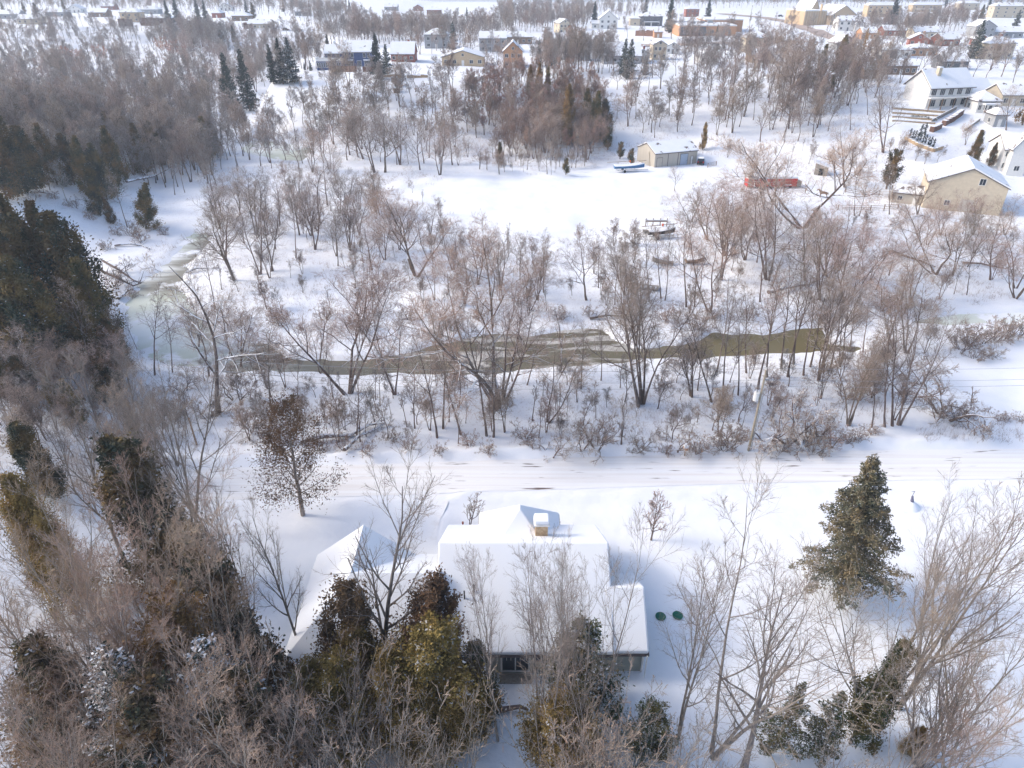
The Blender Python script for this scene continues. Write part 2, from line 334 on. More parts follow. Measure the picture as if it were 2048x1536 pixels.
litter = np.maximum(litter, 0.5 * (S((-GX - np.interp(GY, [0,40,70,110], [14,26,44,72])) / 6) * S((170 - GY) / 30)).ravel())
a_ = gme.attributes.new("litter", 'FLOAT', 'POINT'); a_.data.foreach_set("value", litter.astype(np.float32))
tag(link("ground", gme), "deep snow over the valley floor, bluff and town plateau", "ground", kind="structure")

# river water and ice
def river_mat():
    m = bpy.data.materials.new('river_water_and_ice'); m.use_nodes = True; N = m.node_tree.nodes; L = m.node_tree.links
    b = N["Principled BSDF"]
    tc = N.new("ShaderNodeTexCoord"); sp = N.new("ShaderNodeSeparateXYZ"); L.new(tc.outputs["Object"], sp.inputs[0])
    mp = N.new("ShaderNodeMapping"); mp.inputs["Scale"].default_value = (0.09, 0.42, 1); L.new(tc.outputs["Object"], mp.inputs[0])
    n1 = N.new("ShaderNodeTexNoise"); n1.inputs["Scale"].default_value = 1.0; n1.inputs["Detail"].default_value = 5; n1.inputs["Distortion"].default_value = 0.6; L.new(mp.outputs[0], n1.inputs[0])
    def rng_(src, a, c, d=0., e=1.):
        r = N.new("ShaderNodeMapRange"); r.inputs[1].default_value = a; r.inputs[2].default_value = c; r.inputs[3].default_value = d; r.inputs[4].default_value = e; L.new(src, r.inputs[0]); return r.outputs[0]
    def op(o, a, c):
        x = N.new("ShaderNodeMath"); x.operation = o
        for i, q in enumerate((a, c)):
            if isinstance(q, (int, float)): x.inputs[i].default_value = q
            else: L.new(q, x.inputs[i])
        return x.outputs[0]
    def mix(f, a, c):
        x = N.new("ShaderNodeMix"); x.data_type = 'RGBA'; L.new(f, x.inputs[0])
        for s, q in ((6, a), (7, c)):
            if isinstance(q, tuple): x.inputs[s].default_value = (*q, 1)
            else: L.new(q, x.inputs[s])
        return x.outputs[2]
    X = sp.outputs[0]
    water = mix(rng_(X, 5, 30), (0.150, 0.132, 0.085), (0.155, 0.130, 0.062))
    # broken floes only along the middle reach
    mid = op('MULTIPLY', rng_(X, -22, -10), rng_(X, 22, 13))
    floe = op('MULTIPLY', rng_(op('ADD', n1.outputs[0], 0.0), .50, .56), mid)
    leftice = rng_(op('ADD', op('MULTIPLY', n1.outputs[0], 26.0), X), -20, -32)
    # a band of open water up the left reach, between the ice
    n2 = N.new("ShaderNodeTexNoise"); n2.inputs["Scale"].default_value = 0.07; n2.inputs["Detail"].default_value = 3; L.new(tc.outputs["Object"], n2.inputs[0])
    icec = mix(rng_(n2.outputs[0], .40, .60), (0.56, 0.60, 0.50), (0.78, 0.81, 0.80))
    n5 = N.new('ShaderNodeTexNoise'); n5.inputs['Scale'].default_value = 0.13; n5.inputs['Detail'].default_value = 6; n5.inputs['Roughness'].default_value = .6; L.new(tc.outputs['Object'], n5.inputs[0])
    Y = sp.outputs[1]
    dark = op('MULTIPLY', rng_(op('ADD', X, op('MULTIPLY', n1.outputs[0], 10.0)), -61, -56), rng_(Y, 104, 108))
    icec = mix(dark, icec, (0.25, 0.24, 0.20))
    icec = mix(rng_(n5.outputs[0], .54, .60), icec, (0.82, 0.84, 0.88))
    farice = rng_(X, 62, 66)
    leftice = op('MAXIMUM', leftice, farice)
    col = mix(leftice, water, icec); col = mix(floe, col, (0.50, 0.48, 0.45))
    L.new(col, b.inputs["Base Color"])
    ro = op('MAXIMUM', leftice, floe); L.new(rng_(ro, 0, 1, 0.22, 0.6), b.inputs["Roughness"])
    b.inputs["Specular IOR Level"].default_value = 0.35
    bp = N.new("ShaderNodeBump"); bp.inputs["Strength"].default_value = 0.25; bp.inputs["Distance"].default_value = 0.08
    n3 = N.new("ShaderNodeTexNoise"); n3.inputs["Scale"].default_value = 2.0; L.new(tc.outputs["Object"], n3.inputs[0]); L.new(n3.outputs[0], bp.inputs["Height"]); L.new(bp.outputs[0], b.inputs["Normal"])
    return m
o = MB().add([(-84,70,-0.95),(115,70,-0.95),(115,236,-0.95),(-84,236,-0.95)], [(0,1,2,3)]).build("river", river_mat())
tag(o, "half frozen brown river winding across the valley floor", "river", kind="structure")
M['lake'] = mat('lake_ice', (0.62, 0.65, 0.66), (0.52, 0.56, 0.56), 0.004, 0.5, stretch=(.3, 2, 1))
o = MB().add([(-4000,1120,-3),(4000,1120,-3),(4000,4290,-3),(-4000,4290,-3)], [(0,1,2,3)]).build("lake", M['lake'])
tag(o, "pale frozen lake along the top of the view", "lake", kind="structure")

# roads as sheets draped just over the ground
def strip(name, pts, w, m, label, dz=0.03, step=1.0, flatz=None):
    pts = [Vector((p[0], p[1])) for p in pts]; out = []
    for a, b in zip(pts[:-1], pts[1:]):
        n = max(1, int((b - a).length / step)); out += [a + (b - a) * (i / n) for i in range(n)]
    out.append(pts[-1]); n = len(out); K = 7
    V = []; 
    for i, p in enumerate(out):
        t = (out[min(i+1, n-1)] - out[max(i-1, 0)]).normalized(); s = Vector((-t.y, t.x))
        for j in range(K):
            q = p + s * w * (j / (K-1) - .5); V.append((q.x, q.y, 0))
    V = np.array(V); z = terrain(V[:, 0], V[:, 1]); V[:, 2] = (z if flatz is None else np.full(len(z), flatz)) + dz
    fs = np.array([(i*K+j, (i+1)*K+j, (i+1)*K+j+1, i*K+j+1) for i in range(n-1) for j in range(K-1)])
    return tag(link(name, mesh_np(name, V, [fs[:, ::-1]], [m], smooth=True)), label, "road", kind="structure")
def road_mat():
    m = mat('packed_snow_road', (0.84, 0.845, 0.86), (0.73, 0.70, 0.68), 1.0, 0.8, stretch=(0.035, 1.9, 1), contrast=(.42, .78), bump=.3, bscale=3)
    N = m.node_tree.nodes; L = m.node_tree.links; b = N["Principled BSDF"]; src = b.inputs["Base Color"].links[0].from_socket
    tc = N.new("ShaderNodeTexCoord"); mp = N.new("ShaderNodeMapping"); mp.inputs["Scale"].default_value = (0.22, 2.4, 1); L.new(tc.outputs["Object"], mp.inputs[0])
    n = N.new("ShaderNodeTexNoise"); n.inputs["Scale"].default_value = 1.0; n.inputs["Detail"].default_value = 6; L.new(mp.outputs[0], n.inputs[0])
    r = N.new("ShaderNodeMapRange"); r.inputs[1].default_value = .63; r.inputs[2].default_value = .70; L.new(n.outputs[0], r.inputs[0])
    x = N.new("ShaderNodeMix"); x.data_type = 'RGBA'; L.new(r.outputs[0], x.inputs[0]); L.new(src, x.inputs[6]); x.inputs[7].default_value = (0.16, 0.12, 0.11, 1)
    L.new(x.outputs[2], b.inputs["Base Color"]); return m
strip("road", [(x, float(road_y(x))) for x in range(-60, 120, 4)], 5.2, road_mat(), "snow packed road with brown patches crossing in front of the bungalow", dz=0.03, step=1.0)
M['slush'] = mat('brown_slush_road', (0.36, 0.27, 0.22), (0.50, 0.41, 0.36), 0.2, 0.8, stretch=(1, 1, 1))
M['drive'] = mat('driveway_snow', (0.83, 0.84, 0.87), (0.66, 0.64, 0.63), 0.9, 0.8, contrast=(.55, .85))
def P2(lst): return [tuple(gp(a, b))[:2] for a, b in lst]
strip("driveway", [(-7.6, 53.6), (-8.6, 50.0), (-8.8, 45.5), (-8.8, 42.6)], 3.4, M['drive'], "ploughed driveway running from the road to the bungalow", dz=0.035)
strip("street", P2([(1170,92),(1250,90),(1400,88),(1560,84),(1640,86)]), 12, M['slush'], "brown slushy street in front of the flat roofed school", dz=0.35, step=3)
strip("avenue", P2([(1440,28),(1530,36),(1580,45),(1630,62),(1690,86)]), 11, M['slush'], "brown slushy avenue running diagonally past the church", dz=0.35, step=3)
strip("lane", P2([(840,33),(940,35),(1000,36),(1060,36)]), 9, M['slush'], "thin brown lane across the distant white field", dz=0.35, step=5)
strip("terrace_path", P2([(500,56),(560,60),(640,58),(760,62)]), 6, M['drive'], "distant lane along the far valley side", dz=0.35, step=5)

# ------------------------------------------------------------------ trees
def nrm(v): return v / (np.linalg.norm(v, axis=-1, keepdims=True) + 1e-9)
def tubes(P, Rd, k):
    """P [n,m,3], Rd [n,m] -> verts, quads"""
    n, m, _ = P.shape
    T = np.empty_like(P); T[:, 1:-1] = P[:, 2:] - P[:, :-2] if m > 2 else 0; T[:, 0] = P[:, 1] - P[:, 0]; T[:, -1] = P[:, -1] - P[:, -2]; T = nrm(T)
    ref = np.where(np.abs(T[..., 2:3]) > 0.9, np.array([1., 0, 0]), np.array([0, 0, 1.]))
    A = nrm(np.cross(T, ref)); B = np.cross(T, A)
    an = np.arange(k) * 2 * np.pi / k
    V = P[:, :, None] + Rd[:, :, None, None] * (A[:, :, None] * np.cos(an)[None, None, :, None] + B[:, :, None] * np.sin(an)[None, None, :, None])
    idx = np.arange(n * m * k).reshape(n, m, k)
    a = idx[:, :-1]; b = idx[:, 1:]; F_ = np.stack([a, np.roll(a, -1, 2), np.roll(b, -1, 2), b], -1).reshape(-1, 4)
    return V.reshape(-1, 3), F_
def spikes(P, Rd):
    """single tapering three sided twigs, P [n,2,3]"""
    n = len(P); D = nrm(P[:, 1] - P[:, 0]); ref = np.where(np.abs(D[:, 2:3]) > .9, np.array([1., 0, 0]), np.array([0, 0, 1.]))
    A = nrm(np.cross(D, ref)); B = np.cross(D, A); vs = []
    for j in range(3):
        q = 2 * np.pi * j / 3; vs.append(P[:, 0] + Rd[:, None] * (A * math.cos(q) + B * math.sin(q)))
    vs.append(P[:, 1]); V = np.stack(vs, 1).reshape(-1, 3); i = np.arange(n) * 4
    F_ = np.concatenate([np.stack([i, i+1, i+3], 1), np.stack([i+1, i+2, i+3], 1), np.stack([i+2, i, i+3], 1)])
    return V, F_
def children(rng, P, Rd, per, t0, t1, ratio, ang, up, k, wob, rr, lenfall=0.55, droop=0.0, tipr=0.35):
    n, m, _ = P.shape
    Lp = np.linalg.norm(P[:, -1] - P[:, 0], axis=1)
    t = t0 + (t1 - t0) * ((np.arange(per) + rng.random((n, per))) / per)
    f = t * (m - 1); i0 = np.clip(f.astype(int), 0, m - 2); fr = (f - i0)[..., None]; ar = np.arange(n)[:, None]
    p0 = P[ar, i0] * (1 - fr) + P[ar, i0 + 1] * fr; T = nrm(P[ar, i0 + 1] - P[ar, i0])
    r0 = (Rd[ar, i0] * (1 - fr[..., 0]) + Rd[ar, i0 + 1] * fr[..., 0]) * rr
    ref = np.where(np.abs(T[..., 2:3]) > .95, np.array([1., 0, 0]), np.array([0, 0, 1.])); A = nrm(np.cross(T, ref)); B = np.cross(T, A)
    az = rng.random((n, 1)) * 6.28 + np.arange(per)[None] * 2.4 + rng.normal(0, .35, (n, per))
    perp = A * np.cos(az)[..., None] + B * np.sin(az)[..., None]
    a = np.radians(rng.normal(ang, ang * .22, (n, per)))[..., None]
    D = T * np.cos(a) + perp * np.sin(a)
    L = Lp[:, None] * ratio * (1 - lenfall * (t - t0) / (t1 - t0 + 1e-6)) * rng.uniform(.65, 1.2, (n, per))
    D = D.reshape(-1, 3); L = L.reshape(-1); N_ = len(L); Q = np.empty((N_, k, 3)); Q[:, 0] = p0.reshape(-1, 3); st = L / (k - 1)
    for j in range(1, k):
        D = nrm(D + np.array([0, 0, up]) + rng.normal(0, wob, (N_, 3)) - np.array([0, 0, droop * j])); Q[:, j] = Q[:, j-1] + D * st[:, None]
    r0 = r0.reshape(-1); RR = r0[:, None] * np.linspace(1, tipr, k)[None]
    return Q, RR
def gen_bare(seed, H=10., stems=1, spread=8., r=0.16, l1=12, a1=48, up1=.12, ratio1=.42, l2=8, l3=7, l4=5, t0=.3, wob=.07, twr=.012, twl=.55, fine=False, up=.08, lean=0.05, ratio2=.5, droop=0.0, minr=0.0, a2=38, r3=.5, wt=1.0):
    rng = np.random.default_rng(seed); k0 = 9
    P = np.zeros((stems, k0, 3)); D = np.zeros((stems, 3)); D[:, 2] = 1
    for s in range(stems):
        az = rng.random() * 6.28 + s * 6.28 / max(1, stems); a = math.radians(spread * (.6 + .8 * rng.random())) if stems > 1 else rng.random() * lean
        D[s] = (math.sin(a) * math.cos(az), math.sin(a) * math.sin(az), math.cos(a))
        P[s, 0] = (0.1 * math.cos(az) * (stems > 1), .1 * math.sin(az) * (stems > 1), -0.25)
    st = H / (k0 - 1) * rng.uniform(.82, 1.0, stems)
    for j in range(1, k0):
        D = nrm(D + rng.normal(0, wob, (stems, 3)) + np.array([0, 0, .06])); P[:, j] = P[:, j-1] + D * st[:, None]
    R0 = r * (1 - .9 * np.linspace(0, 1, k0) ** .9)[None] * rng.uniform(.75, 1.05, (stems, 1)); R0[:, 0] *= 1.35
    P1, R1 = children(rng, P, R0, l1, t0, .97, ratio1, a1, up1, 7, wob * 1.3, .62)
    P2_, R2 = children(rng, P1, R1, l2, .22, .98, ratio2, a2 + 4, up, 5, .10 * wt, .62, droop=droop)
    P3, R3 = children(rng, P2_, np.maximum(R2, .012 + minr), l3, .15, 1.0, r3, a2, up, 4, .12 * wt, .6, lenfall=.35, droop=droop)
    if fine:
        P4, R4 = children(rng, P3, np.maximum(R3, twr * 1.3), l4, .1, 1.0, twl, a2, up, 3, .14 * wt, .7, lenfall=.2, droop=droop)
    else:
        P4, R4 = children(rng, P3, np.maximum(R3, twr * 1.3), l4, .1, 1.0, twl, a2, up, 2, .12, .7, lenfall=.2, droop=droop)
    vt, ft = [], []; off = 0
    for (p, r_, k) in ((P, R0, 9), (P1, R1, 6), (P2_, np.maximum(R2, twr * 1.6), 4)):
        v, f = tubes(p, r_, k); vt.append(v); ft.append(f + off); off += len(v)
    trunk = (np.concatenate(vt), [np.concatenate(ft)])
    vc, fq, ftr = [], [], []; off = 0
    for (p, r_, k) in ((P3, np.maximum(R3, twr * 1.15), 3),):
        v, f = tubes(p, r_, k); vc.append(v); fq.append(f + off); off += len(v)
    if fine: v, f = tubes(P4, np.clip(R4, twr * .45, twr), 3); vc.append(v); fq.append(f + off); off += len(v)
    else: v, f = spikes(P4, np.full(len(P4), twr)); vc.append(v); ftr.append(f + off); off += len(v)
    fl = [np.concatenate(fq)] + ([np.concatenate(ftr)] if ftr else [])
    crown = (np.concatenate(vc), fl)
    return trunk, crown, float(np.percentile(crown[0][:, 2], 99.7))
PROTO = {}
def bare_proto(key, mt, mc, **kw):
    t, c, h = gen_bare(**kw)
    PROTO[key] = dict(trunk=mesh_np("trunk", t[0], t[1], [mt], smooth=True), crown=mesh_np("crown", c[0], c[1], [mc]), h=h, far=False)
    return t, c, h
def leafcloud(C, sz, rng, up=0.5, asp=.6):
    """small sprays as kites at centres C"""
    n = len(C); d = nrm(rng.normal(0, 1, (n, 3)) + np.array([0, 0, up])); r_ = nrm(np.cross(d, rng.normal(0, 1, (n, 3)))); s = sz * rng.uniform(.6, 1.3, n)[:, None]
    V = np.stack([C, C + d * s * .55 + r_ * s * asp * .5, C + d * s * 1.1, C + d * s * .5 - r_ * s * asp * .5], 1).reshape(-1, 3)
    i = np.arange(n) * 4; return V, np.stack([i, i+1, i+2, i+3], 1)
def gen_cedar(seed, H=10., w=2.4, n=9000, sz=.30, bare=.06, lumps=42, top=1.0, sparse=0.0, r=.16, shape=.75):
    rng = np.random.default_rng(seed); C = []; cen = []
    # ascending branch plumes, each a leaning tapering lump
    for i in range(lumps):
        t = bare + (1 - bare) * ((i + rng.random()) / lumps) ** 0.9
        az = rng.random() * 6.28; prof = (1 - t) ** shape * min(1, (t - bare) / .12 + .35)
        rad = w * prof * rng.uniform(.35, 1.0); cz = t * H
        ll = (0.10 + .09 * rng.random()) * H * (0.6 + .5 * prof); lw = (0.34 + .3 * rng.random()) * (0.45 + w * .42 * prof)
        cen.append((rad * math.cos(az), rad * math.sin(az), cz, ll, lw, az, prof))
    per = n // (lumps + 1)
    for cx, cy, cz, ll, lw, az, prof in cen:
        u = rng.normal(0, 1, (per, 3)); u = nrm(u) * np.abs(rng.normal(.62, .36, (per, 1)))
        p = np.array([cx, cy, cz]) + u * np.array([lw, lw, ll]); p[:, 0] += u[:, 2] * math.cos(az) * lw * .5; p[:, 1] += u[:, 2] * math.sin(az) * lw * .5
        C.append(p)
    k = n // 8; t = rng.random(k) ; q = rng.random(k) * 6.28; rr = w * .55 * (1 - t) ** .8 * rng.random(k) ** .5
    C.append(np.stack([rr * np.cos(q), rr * np.sin(q), H * (bare + .03 + t * (.97 - bare))], 1))
    C = np.concatenate(C); C = C[(C[:, 2] > H * bare * .6)]
    if sparse: C = C[rng.random(len(C)) > sparse]
    C[:, 2] = np.minimum(C[:, 2], H * 1.02)
    V, F_ = leafcloud(C, sz, rng, up=.7)
    P = np.zeros((1, 8, 3)); P[0, :, 2] = np.linspace(-.3, H * .95, 8); P[0, 1:, :2] += np.cumsum(rng.normal(0, .05, (7, 2)), 0)
    R0 = (r * (1 - .85 * np.linspace(0, 1, 8)))[None]
    P1, R1 = children(rng, P, R0, 26, max(bare, .1), .95, .0 + w / H * .9, 55, .12, 4, .08, .4, lenfall=.6)
    v0, f0 = tubes(P, R0, 7); v1, f1 = tubes(P1, R1, 4)
    return (np.concatenate([v0, v1]), [np.concatenate([f0, f1 + len(v0)])]), (V, [F_]), H
def gen_spruce(seed, H=14., w=3.2, bare=.12, whorls=26, per=6, sz=.26, dens=26, droop=.25, r=.2, asym=0., lean=0., gap=0.):
    rng = np.random.default_rng(seed)
    P = np.zeros((1, 9, 3)); P[0, :, 2] = np.linspace(-.3, H, 9); P[0, :, 0] = lean * np.linspace(0, 1, 9)
    R0 = (r * (1 - .92 * np.linspace(0, 1, 9)))[None]
    C = []; BP = []
    for i in range(whorls):
        t = bare + (1 - bare) * (i / whorls) ** 1.0
        L0 = w * (1 - t) ** .95 * (0.55 + .45 * min(1, (t - bare) / .1)) + .25
        for j in range(per):
            if gap and rng.random() < gap * (1 - t): continue
            az = rng.random() * 6.28; L = L0 * rng.uniform(.6, 1.12) * (1 + asym * math.cos(az))
            z0 = t * H + rng.normal(0, .15); x0 = lean * t; st = L / 5; d = np.array([math.cos(az), math.sin(az), .12 + .5 * t]); pts = [np.array([x0, 0, z0])]
            for k in range(5):
                d = d + np.array([0, 0, -droop * .28 + (.10 if k > 2 else 0)]) + rng.normal(0, .05, 3); dd = d / np.linalg.norm(d); pts.append(pts[-1] + dd * st)
            pts = np.array(pts); BP.append(pts)
            m = max(6, int(dens * L)); u = rng.random(m) ** .75 * 5; i0 = np.minimum(u.astype(int), 4); fr = (u - i0)[:, None]
            q = pts[i0] * (1 - fr) + pts[i0 + 1] * fr
            wd = (0.10 + .16 * L * np.sin(np.pi * np.clip(u / 5 * .8 + .15, 0, 1)))[:, None]
            side = np.array([-math.sin(az), math.cos(az), 0]); q = q + side * rng.uniform(-1, 1, (m, 1)) * wd + np.array([0, 0, -1]) * rng.random((m, 1)) * .28 * (0.4 + droop * 2)
            C.append(q)
    tt = np.linspace(.93, 1.0, 40); C.append(np.stack([lean * tt + rng.normal(0, .08, 40), rng.normal(0, .08, 40), H * tt], 1))
    C = np.concatenate(C); V, F_ = leafcloud(C, sz, rng, up=-.05, asp=.5)
    BP = np.array(BP); BR = np.linspace(.045, .012, 6)[None] * np.ones((len(BP), 1))
    v0, f0 = tubes(P, R0, 8); v1, f1 = tubes(BP, BR, 3)
    return (np.concatenate([v0, v1]), [np.concatenate([f0, f1 + len(v0)])]), (V, [F_]), H
def proto2(key, g, mt, mc):
    t, c, h = g
    PROTO[key] = dict(trunk=mesh_np("trunk", t[0], t[1], [mt], smooth=True), crown=mesh_np("crown", c[0], c[1], [mc]), h=h, far=False)
def proto_far(key, src, mt, mc):
    t, c, h = src; vt, ftl = t; vc, fcl = c; n = len(vt)
    fl = [f for f in ftl] + [f + n for f in fcl]; nt_ = sum(len(f) for f in ftl); nc = sum(len(f) for f in fcl)
    PROTO[key] = dict(mesh=mesh_np("tree", np.concatenate([vt, vc]), fl, [mt, mc], midx=[0]*nt_ + [1]*nc), h=h, far=True)

# mid-distance bare trees (built at about 12 m)
kw = dict(H=12., twr=.0062, a2=44, r3=.62, twl=.72, up=.025)
for i in range(4): bare_proto(f"round{i}", M['barksnow' if i != 1 else 'bark'], M['twig' if i < 3 else 'twiggrey'], seed=10+i, stems=1 + i % 2, spread=14, r=.18, l1=13 - i, a1=50 + 3*i, up1=.10, ratio1=.60 - .10 * (i % 2), l2=9, l3=6, l4=5, t0=.26, wob=.10, **kw)
for i in range(4): bare_proto(f"thin{i}", M['bark'], M['twiggrey' if i != 2 else 'twig'], seed=20+i, r=.105, l1=11, a1=40, up1=.14, ratio1=.30 + .05 * (i % 2), l2=7, l3=5, l4=4, t0=.40, wob=.06, **kw)
for i in range(4): bare_proto(f"red{i}", M['barksnow' if i else 'bark'], M['twigred'], seed=30+i, stems=2 + i % 3, spread=20, r=.15, l1=9, a1=46, up1=.09, ratio1=.50, l2=9, l3=7, l4=5, t0=.28, wob=.11, **kw)
for i in range(3): bare_proto(f"grey{i}", M['barksnow' if i else 'bark'], M['twiggrey' if i != 1 else 'twig'], seed=40+i, stems=2 + i % 2, spread=15, r=.15, l1=10, a1=46, up1=.11, ratio1=.46, l2=9, l3=6, l4=5, t0=.28, wob=.09, **kw)
bare_proto("snowy0", M['barkheavy'], M['twig'], seed=50, r=.17, l1=12, a1=60, up1=.08, ratio1=.40, l2=8, l3=6, l4=5, t0=.18, wob=.13, **kw)
bare_proto("snowy1", M['barkheavy'], M['twigred'], seed=51, stems=2, spread=22, r=.17, l1=9, a1=50, up1=.08, ratio1=.46, l2=8, l3=6, l4=5, t0=.2, wob=.14, **kw)
bare_proto("wide0", M['barksnow'], M['twigred'], seed=60, stems=4, spread=24, r=.15, l1=9, a1=46, up1=.09, ratio1=.46, l2=10, l3=8, l4=5, t0=.32, wob=.10, **kw)
bare_proto("wide1", M['barksnow'], M['twigred'], seed=61, stems=3, spread=27, r=.165, l1=10, a1=48, up1=.09, ratio1=.48, l2=10, l3=8, l4=5, t0=.34, wob=.11, **kw)
bare_proto("reed0", M['bark'], M['twig'], seed=65, stems=5, spread=12, r=.10, l1=9, a1=34, up1=.12, ratio1=.30, l2=7, l3=6, l4=5, t0=.3, wob=.06, **kw)
bare_proto("pale0", M['pale'], M['pale'], seed=66, r=.15, l1=12, a1=50, up1=.10, ratio1=.5, l2=8, l3=6, l4=4, t0=.25, wob=.1, **kw)
bare_proto("orange0", M['bark'], M['twigorange'], seed=67, stems=2, spread=22, r=.2, l1=10, a1=48, up1=.12, ratio1=.46, l2=9, l3=7, l4=5, t0=.2, wob=.1, H=12., twr=.022)
# low scrub, thorn and brush
for i in range(2): bare_proto(f"scrub{i}", M['bark'], M['twigred' if i else 'twig'], seed=70+i, H=3.2, stems=7, spread=42, r=.05, l1=6, a1=50, up1=.02, ratio1=.5, l2=6, l3=5, l4=4, t0=.12, wob=.18, twr=.008, droop=.03)
bare_proto("thorn0", M['barksnow'], M['twig'], seed=75, H=4.2, stems=3, spread=40, r=.11, l1=8, a1=62, up1=-.02, ratio1=.55, l2=7, l3=6, l4=4, t0=.15, wob=.24, twr=.009, droop=.06)
# large near trees with real twigs
for i, (st, sp, a1, l1) in enumerate(((1, 8, 34, 15), (2, 10, 32, 11), (4, 11, 30, 8), (3, 20, 36, 9))):
    bare_proto(f"near{i}", M['barkdark'], M['twigshade'], seed=80+i, H=20., stems=st, spread=sp, r=.24 if st < 2 else .14, l1=l1, a1=a1, up1=.12, ratio1=.42, l2=7, l3=5, l4=4, t0=.26, wob=.045, twr=.006, fine=True, up=.05, ratio2=.46, twl=.62, a2=33, r3=.55, wt=.5)
for i in range(2): bare_proto(f"tan{i}", M['barknear'], M['twigsunlit'], seed=86+i, H=20., stems=3 - i, spread=15, r=.14, l1=11, a1=34, up1=.12, ratio1=.36, l2=8, l3=6, l4=5, t0=.2, wob=.05, twr=.0062, fine=True, up=.05, ratio2=.46, twl=.6, a2=33, r3=.52, wt=.5)
for i in range(2): bare_proto(f"whip{i}", M['barknear'], M['twigsunlit'], seed=90+i, H=9., stems=9 - 3*i, spread=17, r=.045, l1=7, a1=20, up1=.06, ratio1=.36, l2=4, l3=3, l4=1, t0=.12, wob=.035, twr=.0065, fine=True, up=.04, a2=24, twl=.5, wt=.35)
bare_proto("ornamental0", M['bark'], M['twig'], seed=91, H=3.4, stems=2, spread=30, r=.07, l1=8, a1=42, up1=.12, ratio1=.5, l2=6, l3=5, l4=4, t0=.25, wob=.1, twr=.008)
bare_proto("ornamental1", M['bark'], M['twigred'], seed=92, H=5.0, r=.08, l1=22, a1=42, up1=.14, ratio1=.42, l2=6, l3=4, l4=4, t0=.2, wob=.05, twr=.008)
# far trees, one mesh each
for i in range(3):
    src = gen_bare(seed=100+i, H=12., stems=1+(i == 1), spread=12, r=.17, l1=10, a1=48, up1=.14, ratio1=.46, l2=8, l3=6, l4=5, a2=46, r3=.6, twl=.7, t0=.28, wob=.09, twr=.017, minr=.008)
    proto_far(f"far{i}", src, M['bark'], M['twiggrey' if i != 1 else 'twig'])
src = gen_bare(seed=107, H=12., stems=2, spread=10, r=.16, l1=10, a1=42, up1=.16, ratio1=.36, l2=8, l3=6, l4=5, a2=40, r3=.6, twl=.7, t0=.3, wob=.07, twr=.02, minr=.01); proto_far("farred", src, M['bark'], M['twigrust'])
src = gen_bare(seed=104, H=12., r=.15, l1=8, a1=34, up1=.2, ratio1=.26, l2=6, l3=4, l4=3, t0=.4, wob=.05, twr=.017, minr=.008); proto_far("farthin", src, M['bark'], M['twiggrey'])
# conifers
proto2("cedarA", gen_cedar(120, H=12, w=3.2, n=17000, sz=.24, lumps=60), M['bark'], M['cedar'])
proto2("cedarB", gen_cedar(121, H=11, w=3.9, n=19000, sz=.24, lumps=56, shape=.7), M['bark'], M['cedardark'])
proto2("cedarC", gen_cedar(122, H=12, w=3.5, n=18000, sz=.23, lumps=70, shape=.85), M['bark'], M['cedar'])
proto2("goldA", gen_cedar(123, H=12, w=2.2, n=11000, sz=.26), M['bark'], M['cedargold'])
proto2("goldnear", gen_cedar(124, H=12, w=3.1, n=52000, sz=.15, lumps=80, shape=.55), M['barknear'], M['cedargold'])
proto2("leafnear", gen_cedar(125, H=12, w=2.8, n=26000, sz=.17, lumps=44, shape=.55, sparse=.25), M['barknear'], M['oakleaf'])
proto2("greennear", gen_cedar(126, H=9, w=2.4, n=30000, sz=.17, lumps=40, shape=.7, sparse=.1), M['barknear'], M['cedargreen'])
proto2("darknear", gen_cedar(127, H=11, w=3.0, n=34000, sz=.20, lumps=50, shape=.7), M['barknear'], M['cedardark'])
proto2("spruceNear", gen_spruce(130, H=14, w=5.2, bare=.13, whorls=32, per=7, sz=.19, dens=85, droop=.34, r=.25, lean=.55, gap=.3, asym=-.1), M['barknear'], M['spruce'])
proto2("spruceSnowNear", gen_spruce(137, H=12, w=3.4, bare=.05, whorls=26, per=8, sz=.16, dens=60, droop=.28), M['barknear'], M['sprucesnow'])
proto2("spruceA", gen_spruce(131, H=13, w=2.9, bare=.06, whorls=26, per=7, sz=.34, dens=26, droop=.3), M['bark'], M['sprucedark'])
proto2("spruceB", gen_spruce(132, H=12, w=3.4, bare=.05, whorls=22, per=7, sz=.36, dens=26, droop=.25), M['bark'], M['sprucesnow'])
proto2("pineNear", gen_spruce(133, H=10, w=2.6, bare=.1, whorls=22, per=5, sz=.20, dens=50, droop=.05, r=.12, gap=.3), M['barknear'], M['cedargreen'])
proto2("oak", gen_cedar(134, H=10, w=3.4, n=22000, sz=.11, lumps=75, shape=.45, bare=.2, sparse=.4), M['barknear'], M['oakleaf'])
proto2("larch", gen_spruce(135, H=12, w=3.2, bare=.12, whorls=16, per=5, sz=.40, dens=14, droop=.05, gap=.2), M['bark'], M['larch'])
proto2("juniper", gen_cedar(136, H=6, w=2.0, n=5000, sz=.22, lumps=22, shape=.4, bare=.15), M['bark'], M['cedar'])

